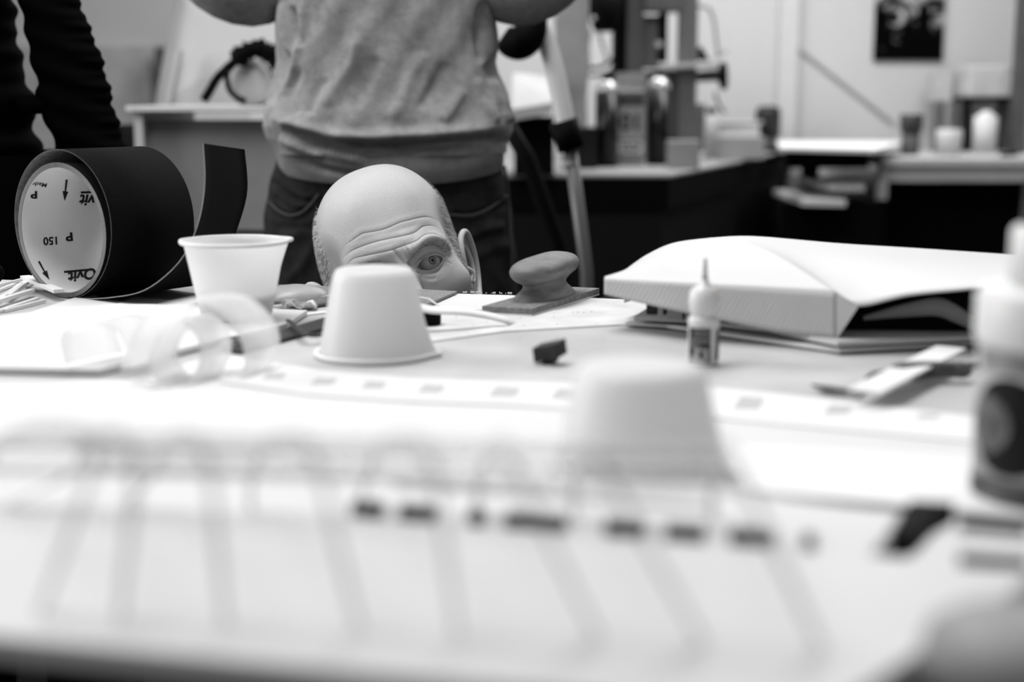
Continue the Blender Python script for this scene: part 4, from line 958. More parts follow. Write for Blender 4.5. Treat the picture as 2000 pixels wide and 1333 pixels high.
bottle(1184, 326, 46, 178, JP, M_blackgl, 'tall black bottle left of the boxed bottle on the workbench', parts=(('shoulder', SHD, M_sh), ('cap', CAPP, M_black)))
bottle(1284, 322, 46, 180, JP, M_blackgl, 'tall black bottle right of the boxed bottle on the workbench', parts=(('shoulder', SHD, M_sh), ('cap', CAPP, M_black)))
# boxed clear package with label
pb = T(1232, 324); Yp = pb.y; sx = Yp/F
bxp = thing('boxed_bottle', (pb.x, Yp+.03, TZ), 'tall clear box with a grey printed label showing 01, between two black bottles', 'box')
MB().box(pb.x-30*sx, pb.x+28*sx, Yp, Yp+.07, TZ+.0005, TZ+178*sx).build('clear_box', clear('box_clear', .35, .5, .2), bxp, bevel=.002)
MB().box(pb.x-25*sx, pb.x+23*sx, Yp+.006, Yp+.06, TZ+.001, TZ+140*sx).build('inner_carton', mat('carton_grey', .10, .6, .2, .3, 40), bxp)
MB().box(pb.x-24*sx, pb.x+22*sx, Yp+.012, Yp+.055, TZ+150*sx, TZ+168*sx).build('box_lid', M_grey5, bxp)
MB().box(pb.x-24*sx, pb.x+24*sx, Yp+.002, Yp+.05, TZ+142*sx, TZ+148*sx).build('foil_band', mat('foil', .8, .3, .6), bxp)
def bxt(nm, x0_, x1_, y0_, y1_, m_): MB().box(pb.x+x0_*sx, pb.x+x1_*sx, Yp-.002, Yp-.0005, TZ+y0_*sx, TZ+y1_*sx).build(nm, m_, bxp)
bxt('printed_panel', -26, 24, 52, 114, mat('panel_grey', .30, .6)); bxt('printed_panel', -26, 24, 24, 48, mat('panel_light', .55, .6)); bxt('printed_panel', -24, 22, 116, 136, mat('panel_dark', .03, .6))
def btxt(t_, cx_, cy_, w_, h_, m_):
    v, f = glyphs(t_, 1, 0, .03); v = v-v.min(0); v = v/v.max(0)-.5
    mk('printed_text', [Vector((pb.x+(cx_+x*w_)*sx, Yp-.0028, TZ+(cy_+y*h_)*sx)) for x, y in v], f, m_, bxp, False)
btxt('01', -4, 84, 36, 34, M_ink); btxt('YSOP', -1, 36, 40, 16, mat('text_grey', .02, .6))
btxt('A4', -2, 126, 30, 13, mat('text_grey2', .1, .6))
# other bench objects
def block(px0, px1, ptop, pbot, dep, m, name, label, cat, clear_=False, bevel=.002):
    b = T((px0+px1)/2, pbot); s = b.y/F
    o = MB().box(b.x-(px1-px0)/2*s, b.x+(px1-px0)/2*s, b.y, b.y+dep, TZ+.0005, TZ+(pbot-ptop)*s).build(name, m, bevel=bevel); return tag(o, label, cat)
block(1342, 1376, 205, 297, .06, M_grey3, 'grey_box', 'dark grey upright box behind the white capped bottle', 'box')
block(1306, 1366, 276, 330, .07, mat('tub_grey', .33, .5), 'plastic_tub', 'low pale grey tub in front of the drill pedestal', 'tub')
block(1402, 1492, 268, 312, .09, mat('tub_grey2', .30, .5), 'plastic_tub', 'wide low translucent tub at the right of the workbench', 'tub')
so = block(1406, 1482, 242, 298, .07, mat('clear_tub_upper', .42, .5), 'storage_box', 'pale box with a white lid behind the wide low tub', 'box')
zl = max(v.co.z for v in so.data.vertices)+so.location.z+.0005; xl0, yl0 = so.location.x, so.location.y
o = MB().prism([Vector((xl0-.10, yl0-.05, zl)), Vector((xl0+.09, yl0-.04, zl)), Vector((xl0+.10, yl0+.06, zl)), Vector((xl0-.09, yl0+.05, zl))], (0, 0, .006)).build('white_sheet', mat('sheet_white', .55, .6))
tag(o, 'white sheet lying tilted on the pale box', 'sheet')
bottle(1388, 305, 22, 92, [(1, 0), (1, .85), (.8, .87), (.001, .87)], mat('white_bottle_far', .42, .5), 'slim pale bottle with a black cap near the middle of the workbench', parts=(('cap', [(.85, .86), (.85, 1.0)], M_black),))
bottle(1498, 297, 46, 88, [(.9, 0), (.9, .35), (.001, .35)], M_grey3, 'dark jar with a tall black lid at the right end of the workbench', parts=(('lid', [(1.05, .35), (1.05, .85), (.95, .95), (.6, 1)], mat('jar_lid', .012, .5)),), cat='jar', name='jar')
o = MB().beam(T(1376, 308, TZ+.004), T(1412, 300, TZ+.004), .012, .007).build('dark_pencil', M_grey3); tag(o, 'short dark stick in front of the slim pale bottle', 'stick')
# clutter behind the standing person's elbow, left part of the workbench
block(1030, 1072, 238, 300, .1, mat('clutter_grey', .12, .6, .2, .6, 25), 'tool_box', 'dark grey box with pale marks right of the standing person', 'box')
tag(MB().lathe(T(1062, 300), [(.001, 0), (.034, 0), (.036, .03), (.001, .035)], 30).build('tape_roll', M_lgrey, smooth=True), 'pale roll of tape on the bench beside the chrome tube', 'tape')
block(1040, 1086, 300, 318, .08, M_lgrey, 'small_box', 'low pale box behind the chrome tube', 'box')
block(1100, 1166, 250, 330, .14, M_blackgl, 'black_case', 'black glossy case left of the black bottles', 'case')
block(1104, 1146, 118, 306, .05, M_grey3, 'grey_canister', 'tall dark grey canister behind the chrome tube', 'canister')
b = Vector((px_x(1116, 4.3), 4.3, 0))
sb_ = [W(1082, 30, 4.25), W(1150, -40, 4.25), W(1152, 120, 4.25), W(1142, 250, 4.25), W(1096, 250, 4.25), W(1086, 120, 4.25)]
o = MB().prism(sb_, (0, .03, 0)).build('hanging_cloth', mat('cloth_grey', .36, .8, .1, .12, 14, .5, 20), bevel=.008); tag(o, 'pale grey cloth hanging from above behind the chrome tube', 'cloth')
o = MB().prism([W(1000, 214, 3.9), W(1002, 142, 4.25), W(1082, 148, 4.25), W(1078, 200, 3.9)], (0, 0, -.03)).build('white_pad', mat('pad_white', .5, .7)); tag(o, 'thick white pad on the bench right of the grey sweater', 'pad')
bb_ = T(1040, 250); MB()
tag(MB().box(px_x(1004, 4.1), px_x(1080, 4.1), 4.0, 4.25, TZ+.001, zz(222, 4.0)-.01).build('black_box', M_black), 'black box carrying the white pad', 'box')
# desk lamp with a black shade and magnifier ring
dl = thing('desk_lamp', (px_x(1180, 5.0), 5.0, TZ), 'black desk lamp with a round head left of the pillar drill', 'lamp')
MB().lathe(W(1180, 60, 4.82), [(.001, 0), (.035, 0), (.055, .05), (.060, .14), (.001, .15)], 32, Vector((.05, .1, 1))).build('lamp_shade', M_black, dl, smooth=True)
MB().lathe(W(1159, 36, 4.74), [(.001, 0), (.008, 0), (.007, .01), (.001, .012)], 20, Vector((0, -1, 0))).build('knob', M_lgrey, dl, smooth=True)
MB().tube([W(1168, 60, 4.82), W(1186, 118, 4.83)], .005, 8).build('strut', M_grey5, dl)
MB().tube(crv([W(x, y, 4.83) for x, y in ((1148, 134), (1168, 132), (1186, 124), (1200, 112))], 5), .006, 8).build('arm', M_black, dl, smooth=True)
MB().tube(crv([W(x, y, 4.83) for x, y in ((1150, 148), (1170, 148), (1190, 140), (1204, 128))], 5), .005, 8).build('arm', M_black, dl, smooth=True)
MB().tube([W(1152, 60, 4.82), W(1148, 92, 4.82), W(1150, 134, 4.83)], .006, 8).build('arm', M_black, dl)
MB().tube([W(1190, 150, 4.83), Vector((px_x(1180, 5.0), 5.0, TZ+.01))], .012, 10).build('post', M_black, dl)
MB().lathe(Vector((px_x(1180, 5.0), 5.0, TZ)), [(.001, 0), (.05, 0), (.06, .015), (.001, .02)], 30).build('base', M_black, dl, smooth=True)
# chrome tube with black fitting, leaning on the floor
vt = thing('vacuum_tube', (W(1160, 700, 2.75).x, 2.75, 0), 'curved chrome vacuum tube with a black joint leaning right of the standing person', 'vacuum tube')
pth = crv([W(x, y, 2.75) for x, y in ((1042, 30), (1052, 48), (1070, 90), (1084, 140), (1096, 195), (1104, 240))], 8)
MB().tube(pth, [.0185]*len(pth), 20).build('bent_tube', mat('chrome', .85, .3, .6, metal=.35), vt, smooth=True)
MB().tube([W(1100, 236, 2.75), W(1116, 292, 2.75)], [.028, .026], 20).build('joint', M_black, vt, smooth=True)
MB().tube([W(1112, 275, 2.75), W(1146, 530, 2.75), (W(1170, 700, 2.75).x, 2.75, .0)], [.0135, .0125, .0125], 18).build('lower_tube', mat('grey_tube', .13, .35, .5), vt, smooth=True)
MB().tube([W(1113, 314, 2.75), W(1114, 322, 2.75)], .0155, 18).build('clamp_ring', M_lgrey, vt)
MB().tube(crv([W(x, y, 2.72) for x, y in ((982, 70), (998, 80), (1018, 78), (1038, 60), (1050, 30))], 5), [.020+.016*math.sin(math.pi*min(1, i/20*1.05)) for i in range(21)], 16).build('hose_handle', M_black, vt, smooth=True)
o = MB().tube([W(988, 240, 3.0), W(1030, 310, 3.0), W(1090, 480, 3.0), Vector((W(1180, 560, 3.0).x, 3.0, .01))], [.017, .018, .018, .018], 14).build('tripod_leg', M_black, smooth=True); tag(o, 'black slanting pole between the standing person and the chrome tube', 'pole')
# poster with a dark abstract swirl
po = thing('poster', (px_x(1767, 5.97), 5.97, zz(118, 5.97)), 'small dark abstract poster on the back wall', 'poster')
xa, xb = px_x(1700, 5.97), px_x(1834, 5.97)
mpo = bpy.data.materials.new('abstract_print'); mpo.use_nodes = True; nt = mpo.node_tree
tcn = nt.nodes.new('ShaderNodeTexCoord'); n1 = nt.nodes.new('ShaderNodeTexNoise'); n1.inputs['Scale'].default_value = 9; n1.inputs['Distortion'].default_value = 2.6; n1.inputs['Detail'].default_value = 3
sep = nt.nodes.new('ShaderNodeSeparateXYZ'); ad = nt.nodes.new('ShaderNodeMath'); ad.operation = 'MULTIPLY_ADD'; ad.inputs[1].default_value = 1.3; ad.inputs[2].default_value = -.22
ad2 = nt.nodes.new('ShaderNodeMath'); ad2.operation = 'ADD'; rp = nt.nodes.new('ShaderNodeValToRGB'); rp.color_ramp.elements[0].position = .50; rp.color_ramp.elements[0].color = (.001, .001, .001, 1); rp.color_ramp.elements[1].position = .72; rp.color_ramp.elements[1].color = (.34, .34, .34, 1)
nt.links.new(tcn.outputs['Object'], n1.inputs['Vector']); nt.links.new(tcn.outputs['Object'], sep.inputs[0]); nt.links.new(sep.outputs['Z'], ad.inputs[0]); nt.links.new(n1.outputs['Fac'], ad2.inputs[0]); nt.links.new(ad.outputs[0], ad2.inputs[1]); nt.links.new(ad2.outputs[0], rp.inputs[0]); nt.links.new(rp.outputs[0], nt.nodes['Principled BSDF'].inputs['Base Color']); nt.nodes['Principled BSDF'].inputs['Roughness'].default_value = .9; nt.nodes['Principled BSDF'].inputs['Specular IOR Level'].default_value = .03
MB().box(xa, xb, 5.985, 5.997, zz(118, 5.97), zz(118, 5.97)+.38).build('print', mpo, po)
# jars and blocks on the side bench
def jar(px, py, wpx, hpx, prof, m, label, parts=(), cat='jar', name='jar'): return bottle(px, py, wpx, hpx, prof, m, label, name, parts, 'jars on the side bench', cat)
jar(1777, 303, 44, 78, [(.7, 0), (.8, .1), (.8, .6), (.001, .6)], M_grey3, 'grey jar with a dark lid at the left end of the side bench', (('lid', [(1, .6), (1, .98), (.9, 1)], mat('lid_dark', .03, .5)),))
jar(1852, 304, 50, 50, [(.9, 0), (1, .9), (.9, 1), (.001, 1)], mat('white_pot', .5, .5), 'low white pot in the middle of the side bench', name='pot', cat='pot')
jar(1922, 300, 48, 82, [(.9, 0), (.95, .85), (.5, .93), (.3, 1), (.001, 1)], mat('white_canister', .55, .5), 'white canister with a rounded top on the side bench', name='canister', cat='canister')
for i, (x, lab) in enumerate(((1838, 'left'), (1858, 'middle'), (1880, 'right'))):
    b = T(x, 298); s = b.y/F; o = MB().lathe(Vector((b.x, 5.75, TZ+.0005)), [(.001, 0), (.018, 0), (.018, .20), (.001, .20)], 20).build('paint_tube', mat('tube_'+lab, (.10, .2, .06)[i], .5)); tag(o, 'slim upright container behind the white pot, the '+lab+' of three', 'container', 'slim containers behind the white pot')
o = MB().box(px_x(1868, 5.8), px_x(1962, 5.8), 5.70, 5.93, TZ+.215, TZ+.34).build('foam_block', mat('foam_block', .42, .9, .1, .1, 30, .5, 60), bevel=.01); tag(o, 'pale rough foam block on the dark shelf above the side bench', 'foam block')
ws = thing('small_shelf', (px_x(1915, 5.8), 5.8, TZ), 'small dark shelf standing on the side bench', 'shelf')
MB().box(px_x(1866, 5.8), px_x(1964, 5.8), 5.70, 5.95, TZ+.195, TZ+.213).build('shelf_board', M_black, ws); MB().box(px_x(1884, 5.8), px_x(1892, 5.8), 5.8, 5.95, TZ+.001, TZ+.195).build('shelf_side', M_black, ws); MB().box(px_x(1964, 5.8), px_x(1975, 5.8), 5.7, 5.95, TZ+.001, TZ+.30).build('shelf_side', M_grey5, ws)
o = MB().box(px_x(1822, 5.8), px_x(1862, 5.8), 5.85, 5.93, TZ+.22, TZ+.33).build('foam_offcut', mat('foam_block', .42)); o.location.z = TZ+.2015; tag(o, 'pale foam offcut on the slim containers', 'foam block')
tag(MB().beam(T(1958, 302, TZ+.01), T(1985, 300, TZ+.01), .02, .012).build('dark_clip', M_black), 'small dark clip at the right end of the side bench', 'clip')
# ------------------------------------------------------------------ standing person in a grey sweater
YS = 2.42
def ringbody(rows, nseg=200, disp=None, ex=2.6):
    """rows: (z, xl, xr, yfront, yback) -> verts, faces; disp(P, ang) -> outward offset"""
    V = []
    for z, xl, xr, yf, yb in rows:
        cx, cy = (xl+xr)/2, (yf+yb)/2; rx, ry = (xr-xl)/2, (yb-yf)/2
        for k in range(nseg):
            a = 2*math.pi*k/nseg; ca, sa = math.cos(a), math.sin(a)
            V.append((cx+rx*math.copysign(abs(ca)**(2/ex), ca), cy+ry*math.copysign(abs(sa)**(2/ex), sa), z))
    V = np.array(V); n = len(rows)
    f = [(i*nseg+k, i*nseg+(k+1) % nseg, (i+1)*nseg+(k+1) % nseg, (i+1)*nseg+k) for i in range(n-1) for k in range(nseg)]
    if rows[0][0] > rows[-1][0]: f = [q[::-1] for q in f]
    if disp is not None:
        V3 = V.reshape(n, nseg, 3); c = V3.mean(1, keepdims=True); d = V3-c; d[..., 2] = 0; d /= np.linalg.norm(d, axis=2, keepdims=True)+1e-9
        V = (V3+d*disp(V3)[..., None]).reshape(-1, 3)
    return V, f
def interp(tbl, y): t = np.array(tbl, float); return float(np.interp(y, t[:, 0], t[:, 1]))
# silhouette read per height (photo rows mapped to metres at the person's distance)
LT = [(-200, 560), (-60, 545), (0, 545), (60, 545), (120, 545), (170, 535), (210, 520), (245, 516), (270, 524), (290, 536), (310, 541), (348, 544)]
RT = [(-200, 950), (-60, 965), (0, 962), (60, 966), (120, 972), (160, 984), (200, 998), (235, 1004), (258, 998), (275, 988), (300, 986), (348, 984)]
def zy(py): return W(760, py, YS).z
ys = list(np.linspace(-120, 298, 150)); rows = []
for y in ys:
    rows.append((zy(y), W(interp(LT, y), 200, YS).x, W(interp(RT, y), 200, YS).x, YS-.135-.012*math.exp(-((y-240)/45)**2), YS+.125))
nup = len(rows)
def seg2(px, py, pts):
    best = np.full(px.shape, 1e6); tt = np.zeros(px.shape)
    for i, (a, b) in enumerate(zip(pts[:-1], pts[1:])):
        a = np.array(a, float); b = np.array(b, float); ba = b-a; h = np.clip(((px-a[0])*ba[0]+(py-a[1])*ba[1])/(ba@ba), 0, 1)
        d = np.hypot(px-a[0]-h*ba[0], py-a[1]-h*ba[1]); m_ = d < best; best = np.where(m_, d, best); tt = np.where(m_, (i+h)/(len(pts)-1), tt)
    return best, np.clip(np.minimum(tt, 1-tt)*6, 0, 1)
FOLD = [ # path, height (m), width px
 ([(556, 246), (600, 268), (680, 289), (820, 287), (988, 272)], -.026, 11), ([(535, 225), (590, 250), (680, 268), (850, 262), (1002, 246)], .014, 13),
 ([(545, 268), (590, 290), (640, 306)], .010, 9),
 ([(552, 0), (556, 60), (570, 110)], .008, 8), ([(570, 10), (580, 60), (592, 92)], -.010, 5), ([(588, 0), (590, 60), (575, 130), (548, 190)], .007, 7),
 ([(940, 0), (938, 60), (942, 125)], -.008, 7), ([(955, 0), (960, 60), (962, 120)], .004, 9), ([(950, 122), (962, 140), (975, 180), (985, 225)], -.007, 8),
 ([(965, 150), (985, 200), (1000, 240)], .010, 9), ([(930, 150), (945, 200), (970, 240)], .006, 10),
 ([(700, 60), (690, 120), (660, 170), (640, 210)], .006, 12), ([(735, 110), (715, 160), (690, 210)], -.005, 12), ([(830, 100), (800, 150), (780, 200), (760, 235)], .007, 13),
 ([(870, 120), (850, 170), (820, 215)], -.005, 12), ([(590, 130), (560, 190), (575, 230)], -.007, 10), ([(640, 150), (610, 200), (600, 225)], -.005, 12), ([(900, 170), (880, 215), (860, 235)], .005, 12)]
def dsw(V3):
    px, py = proj(V3); fr = V3[..., 1] < YS+.03; d = np.zeros(px.shape)
    for pts, h_, w_ in FOLD:
        dd, fd = seg2(px, py, smooth2(pts, 4)); d += h_*fd*np.exp(-(dd/w_)**2)
    d = d*fr
    d += .0025*np.sin(V3[..., 0]*55+V3[..., 2]*38)+.0018*np.sin(V3[..., 0]*90-V3[..., 2]*60+1)
    return d
Vu, Fu = ringbody(rows, 260, dsw)
# wool material
M_wool = mat('grey_wool', .31, .95, .1, .16, 70, .8, 420, detail=10)
sv, sf = skinned(None, [[(Vector((W(745, 0, YS).x, YS, 1.40)), (.13, .10)), (Vector((W(620, 0, YS).x, YS, 1.400)), .085), (Vector((W(505, 0, YS).x, YS-.01, 1.300)), .105), (Vector((W(440, 0, YS).x, YS-.03, 1.318)), .094), (Vector((W(385, 0, YS).x, YS-.06, 1.39)), .078), (Vector((W(380, 0, YS).x, YS-.13, 1.50)), .058)],
     [0, (Vector((W(880, 0, YS).x, YS, 1.400)), .085), (Vector((W(1000, 0, YS).x, YS-.01, 1.300)), .100), (Vector((W(1060, 0, YS).x, YS-.02, 1.315)), .094), (Vector((W(1120, 0, YS).x, YS-.05, 1.395)), .076), (Vector((W(1130, 0, YS).x, YS-.13, 1.52)), .056)],
     [0, (Vector((W(750, 0, YS).x, YS+.01, 1.47)), .07)]], None)
nU = len(Vu)
# ribbed waistband
rowsb = []
for y in np.linspace(286, 352, 60):
    t = (y-286)/66; rowsb.append((zy(y), W(interp(LT, y), 200, YS).x+.002, W(interp(RT, y), 200, YS).x-.002, YS-.128-.008*math.sin(math.pi*t), YS+.122))
def drib(V3):
    ang = np.arctan2(V3[..., 1]-YS, V3[..., 0]-rowsb[0][1]*.5-rowsb[0][2]*.5); arc = np.cumsum(np.linalg.norm(np.diff(V3, axis=1, prepend=V3[:, :1]), axis=2), axis=1)
    px, py = proj(V3); d, fd = seg2(px, py, [(545, 320), (640, 345), (760, 352)])
    d2, f2 = seg2(px, py, [(560, 268), (640, 298), (720, 316)])
    d3, f3 = seg2(px, py, [(552, 300), (620, 330), (700, 345), (800, 347)])
    return .0014*np.sin(arc*2*math.pi/.0068)+.010*f2*np.exp(-(d2/12)**2)-.008*f3*np.exp(-(d3/8)**2)
Vb, Fb = ringbody(rowsb, 1100, drib)
ub_ = np.abs(Vb[:, 0]-(rowsb[0][1]+rowsb[0][2])/2)/((rowsb[0][2]-rowsb[0][1])/2); tb_ = np.clip((rowsb[0][0]-Vb[:, 2])/(rowsb[0][0]-rowsb[-1][0]), 0, 1); Vb[:, 2] += .020*np.clip(ub_, 0, 1)**3*tb_
cxs, zhip = W(752, 300, YS).x, zy(330)
# body underneath (one continuous skin mesh, head, arms, legs)
sx_ = cxs
hc_ = Vector((sx_, YS+.0, 1.655))
bch = [[(Vector((sx_, YS, .97)), .09), (Vector((sx_, YS, 1.20)), .085), (Vector((sx_, YS, 1.40)), .085), (Vector((sx_, YS+.01, 1.50)), .055), (Vector((sx_, YS-.005, 1.58)), .060), (Vector((sx_, YS-.015, 1.64)), (.075, .085)), (Vector((sx_, YS-.005, 1.715)), (.070, .080)), (Vector((sx_, YS, 1.745)), .045)],
       [2, (Vector((sx_-.17, YS, 1.41)), .055), (Vector((W(470, 0, YS).x, YS-.01, 1.34)), .042), (Vector((W(398, 0, YS).x, YS-.12, 1.50)), .033), (Vector((W(396, 0, YS).x, YS-.16, 1.57)), .027)],
       [2, (Vector((sx_+.17, YS, 1.41)), .055), (Vector((W(1040, 0, YS).x, YS-.01, 1.34)), .042), (Vector((W(1130, 0, YS).x, YS-.12, 1.53)), .033), (Vector((W(1132, 0, YS).x, YS-.16, 1.60)), .027)],
       [0, (Vector((sx_-.095, YS, .85)), .085), (Vector((sx_-.11, YS-.01, .48)), .058), (Vector((sx_-.12, YS+.01, .08)), .042), (Vector((sx_-.125, YS-.12, .045)), .035)],
       [0, (Vector((sx_+.095, YS, .85)), .085), (Vector((sx_+.11, YS-.01, .48)), .058), (Vector((sx_+.12, YS+.01, .08)), .042), (Vector((sx_+.125, YS-.12, .045)), .035)]]
bv, bf = skinned(None, bch, None)
allv = [np.array(bv)]; allf = list(bf); nn = len(bv)
for c, d in ((Vector((W(396, 0, YS).x, YS-.16, 1.58)), (.05, -.3, .95)), (Vector((W(1132, 0, YS).x, YS-.16, 1.61)), (-.05, -.3, .95))):
    hh = hand(c, d, (0, -1, -.3), 1); allv.append(np.array([tuple(p) for p in hh.v])); allf += [tuple(i+nn for i in q) for q in hh.f]; nn += len(hh.v)
for dx, dz, r_ in ((0, -.0, .014), ):   # nose
    nv_, nf_ = skinned(None, [[(hc_+Vector((0, -.088, .02)), .009), (hc_+Vector((0, -.108, -.012)), .013), (hc_+Vector((0, -.095, -.022)), .010)]], None); allv.append(np.array(nv_)); allf += [tuple(i+nn for i in q) for q in nf_]; nn += len(nv_)
std = mk('person', np.concatenate(allv), allf, M_skin); tag(std, 'standing person in a grey sweater and dark jeans, head out of view, arms spread', 'person')
mm_ = MB(); mm_.v = [tuple(v) for v in Vu]; mm_.f = [tuple(q) for q in Fu]; mm_.add(sv, sf)
mm_.build('sweater', M_wool, std, smooth=True)
bandm = MB(); bandm.v = [tuple(v) for v in Vb]; bandm.f = [tuple(q) for q in Fb]
bandm.build('sweater_waistband', mat('rib_wool', .26, .95, .1, .12, 60, .4, 500), std, smooth=True)
# jeans
JL = [(300, 545), (335, 534), (365, 526), (400, 519), (430, 515), (480, 513), (560, 515), (640, 520)]
JR = [(300, 980), (335, 984), (380, 994), (430, 1001), (500, 1008), (560, 1012), (640, 1010)]
rowsj = []
for y in np.linspace(300, 590, 110):
    rowsj.append((zy(y), W(interp(JL, y), 300, YS).x, W(interp(JR, y), 300, YS).x, YS-.108-.014*math.sin(min(1, (y-300)/200)*math.pi/2), YS+.112))
JF = [([(534, 340), (570, 372), (612, 392)], .006, 6), ([(530, 365), (575, 398), (610, 406)], .005, 7), ([(528, 352), (580, 386), (615, 396)], -.006, 6),
      ([(520, 402), (560, 424), (590, 418), (625, 382)], -.008, 7), ([(880, 418), (930, 422), (990, 395)], -.007, 7), ([(600, 440), (560, 470), (530, 500)], .004, 12),
      ([(900, 470), (940, 450), (990, 440)], .005, 10), ([(900, 520), (950, 490), (1000, 475)], .004, 12), ([(620, 470), (590, 520), (560, 550)], .004, 10), ([(540, 440), (590, 446), (640, 440)], -.004, 8)]
def djn(V3):
    px, py = proj(V3); fr = V3[..., 1] < YS+.03; d = np.zeros(px.shape)
    for pts, h_, w_ in JF:
        dd, fd = seg2(px, py, smooth2(pts, 4)); d += h_*fd*np.exp(-(dd/w_)**2)
    return d*fr+.001*np.sin(V3[..., 0]*120+V3[..., 2]*90)
Vj, Fj = ringbody(rowsj, 220, djn)
jm = MB(); jm.v = [tuple(v) for v in Vj]; jm.f = [tuple(q) for q in Fj]
zc_ = rowsj[-1][0]
for s in (-1, 1):
    xo, xi = (rowsj[-1][1], (rowsj[-1][1]+rowsj[-1][2])/2-.004) if s < 0 else ((rowsj[-1][1]+rowsj[-1][2])/2+.004, rowsj[-1][2])
    rl = []
    for t in np.linspace(0, 1, 24):
        z = zc_+.01-(zc_-.04)*t; w_ = (xo+xi)/2+s*.01*t; hw = (xi-xo)/2*(1-.45*t); rl.append((z, w_-hw, w_+hw, YS-.115+.035*t, YS+.115-.03*t))
    v_, f_ = ringbody(rl, 60); jm.add(v_, f_)
M_jean = mat('dark_denim', .016, .85, .15, .45, 40, .4, 700, detail=8)
jm.build('jeans', M_jean, std, smooth=True)
def onfront(px, py):   # point on the jeans front
    z = zy(py); r_ = min(rowsj, key=lambda q: abs(q[0]-z)); x = W(px, py, YS-.11).x; cx, rx = (r_[1]+r_[2])/2, (r_[2]-r_[1])/2
    u_ = min(.999, abs((x-cx)/rx)); ry = (r_[4]-r_[3])/2; return Vector((x, (r_[3]+r_[4])/2-ry*(1-u_**2.6)**(1/2.6)-.001, W(px, py, YS-.11).z))
M_seam = mat('denim_seam', .05, .8)
for pts in ([(517, 398), (535, 412), (560, 422), (585, 418), (605, 402), (622, 380)], [(880, 420), (920, 422), (955, 410), (990, 388)], [(985, 330), (992, 380), (996, 450), (1000, 540)], [(752, 350), (752, 420), (756, 500)]):
    MB().tube(crv([onfront(x, y) for x, y in pts], 6), .0024, 8).build('seam', M_seam, std, smooth=True)
for s in (-1, 1):
    MB().lathe(Vector((sx_+s*.12, YS-.05, .0)), [(.001, 0), (.05, 0), (.052, .03), (.045, .08), (.03, .10), (.001, .10)], 24, rf=lambda a, h: 1+.9*max(0, -math.sin(a))*(1 if h < .07 else .3)).build('shoe', M_black, std, smooth=True)
MB().lathe(hc_+Vector((0, .012, .01)), [(.001, .118), (.03, .113), (.058, .092), (.078, .055), (.086, .01), (.083, -.03), (.001, -.03)][::-1], 32, rf=lambda a, h: 1 if math.sin(a) > -.3 or h > .06 else .9).build('hair', M_grey3, std, smooth=True)

# ------------------------------------------------------------------ person in black at the left edge
YL = 2.02
def WP(x, y, dY=0.): return W(x, y, YL+dY)
bx_ = WP(-30, 200).x
pch = [[(Vector((bx_-.05, YL+.06, .95)), .08), (Vector((bx_-.06, YL+.06, 1.18)), .08), (Vector((bx_-.04, YL+.05, 1.40)), .08), (Vector((bx_-.02, YL+.04, 1.50)), .055), (Vector((bx_-.02, YL+.02, 1.60)), .062), (Vector((bx_-.02, YL+.01, 1.66)), .078), (Vector((bx_-.02, YL+.02, 1.735)), .062)],
       [2, (Vector((WP(60, 0).x, YL+.03, 1.40)), .05), (WP(108, 60), .030), (WP(185, 320), .026), (WP(210, 372), .024)],
       [2, (Vector((bx_-.19, YL+.04, 1.40)), .055), (Vector((bx_-.24, YL+.02, 1.16)), .042), (Vector((bx_-.22, YL-.08, .96)), .030)],
       [0, (Vector((bx_-.09, YL+.06, .82)), .085), (Vector((bx_-.1, YL+.05, .48)), .058), (Vector((bx_-.1, YL+.07, .08)), .042), (Vector((bx_-.1, YL-.05, .04)), .035)],
       [0, (Vector((bx_+.09, YL+.06, .82)), .085), (Vector((bx_+.1, YL+.05, .48)), .058), (Vector((bx_+.1, YL+.07, .08)), .042), (Vector((bx_+.1, YL-.05, .04)), .035)]]
bv, bf = skinned(None, pch, None); allv = [np.array(bv)]; allf = list(bf); nn = len(bv)
for c, d in ((WP(224, 378), (.25, -.2, -.95)), (Vector((bx_-.22, YL-.09, .95)), (.1, -.6, -.7))):
    hh = hand(c, d, (0, -1, .1), 1); allv.append(np.array([tuple(p) for p in hh.v])); allf += [tuple(i+nn for i in q) for q in hh.f]; nn += len(hh.v)
pbk = mk('person', np.concatenate(allv), allf, M_skin); tag(pbk, 'person in a black jacket cut off by the left edge, one arm hanging down', 'person')
# jacket: torso loft and a sleeve with wavy folds
TLr = [(-150, 40), (0, 32), (30, 36), (60, 42), (90, 38), (120, 44), (150, 52), (180, 62), (225, 66), (240, 62), (270, 68), (300, 74), (340, 70)]
rj = []
for y in np.linspace(-150, 330, 120):
    z = WP(0, y).z; xr = W(interp(TLr, y)+2, 200, YL+.06).x+.002*math.sin(y*.14); rj.append((z, bx_-.20, xr, YL-.09+.003*math.sin(y*.11), YL+.17))
def dj(V3): return .004*np.sin(V3[..., 2]*95+3*np.sin(V3[..., 0]*20))
Vt, Ft = ringbody(rj, 120, dj, 2.0); jk = MB(); jk.v = [tuple(v) for v in Vt]; jk.f = [tuple(q) for q in Ft]
SL = [(-80, 45, 135), (0, 36, 152), (45, 46, 167), (80, 52, 183), (110, 58, 194), (140, 64, 202), (165, 74, 209), (182, 70, 213), (215, 76, 220), (235, 86, 226), (255, 97, 233), (285, 106, 242), (320, 116, 252), (350, 124, 262)]
v_ = []; ns = 40; rl = []
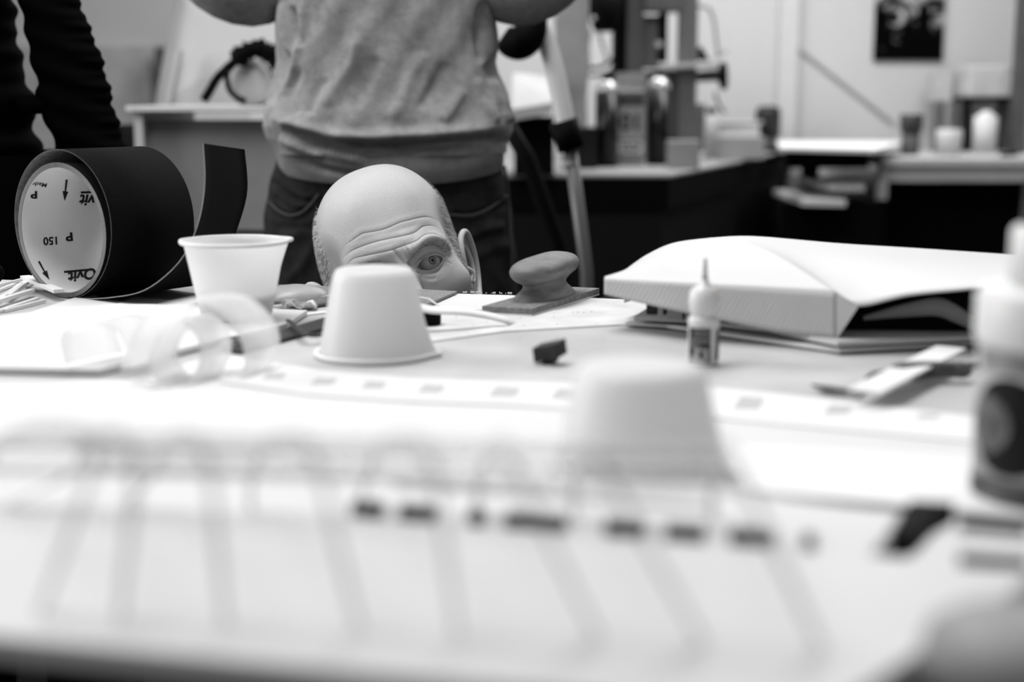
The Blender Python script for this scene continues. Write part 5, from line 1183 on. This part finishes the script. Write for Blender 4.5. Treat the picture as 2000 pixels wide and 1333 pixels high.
for y in np.linspace(-80, 350, 140):
    xl = np.interp(y, [q[0] for q in SL], [q[1] for q in SL]); xr = np.interp(y, [q[0] for q in SL], [q[2] for q in SL])+2.0*math.sin(y*.27)
    a, b = WP(xl+1, y), WP(xr, y); rl.append((a.z, a.x, b.x, YL-.035, YL+.045))
v_, f_ = ringbody(rl, 60, lambda V3: .002*np.sin(V3[..., 2]*160+V3[..., 0]*60), 2.1); jk.add(v_, f_)
sv, sf = skinned(None, [[(Vector((bx_-.02, YL+.05, 1.40)), .135), (Vector((WP(52, 0).x, YL+.02, 1.43)), .085), (Vector((WP(88, 0).x, YL+.01, 1.34)), .062)], [0, (Vector((bx_-.03, YL+.05, 1.25)), .14)], [0, (Vector((bx_-.19, YL+.04, 1.40)), .078), (Vector((bx_-.24, YL+.02, 1.16)), .058), (Vector((bx_-.22, YL-.07, .97)), .044)], [0, (Vector((bx_-.02, YL+.04, 1.50)), .07)]], None); jk.add(sv, sf)
M_jb = mat('black_jacket', .0015, .9, .03)
jk.build('jacket', M_jb, pbk, smooth=True)
# strap joining sleeve and torso, and trousers
MB().tube([WP(40, 204, -.01), WP(95, 204, -.01)], [.015, .013], 14).build('pocket_flap', M_jb, pbk, smooth=True)
tr = MB(); rl = [(WP(0, y).z, bx_-.20, bx_+.20-.02*0, YL-.08, YL+.17) for y in np.linspace(300, 560, 40)]
v_, f_ = ringbody(rl, 80); tr.add(v_, f_)
for s in (-1, 1):
    zc3 = rl[-1][0]; v_, f_ = ringbody([(zc3+.01-(zc3-.04)*t, bx_+s*.1-.095*(1-.4*t), bx_+s*.1+.095*(1-.4*t), YL-.05+.02*t, YL+.16-.03*t) for t in np.linspace(0, 1, 16)], 40); tr.add(v_, f_)
tr.build('trousers', M_jb, pbk, smooth=True)
MB().lathe(Vector((bx_-.02, YL+.03, 1.68)), [(.001, -.04), (.08, -.03), (.085, .02), (.07, .07), (.04, .10), (.001, .108)], 30).build('hair', M_grey3, pbk, smooth=True)
for s in (-1, 1):
    MB().lathe(Vector((bx_+s*.1, YL+.02, .0)), [(.001, 0), (.05, 0), (.052, .03), (.045, .08), (.03, .10), (.001, .10)], 24, rf=lambda a, h: 1+.9*max(0, -math.sin(a))*(1 if h < .07 else .3)).build('shoe', M_black, pbk, smooth=True)
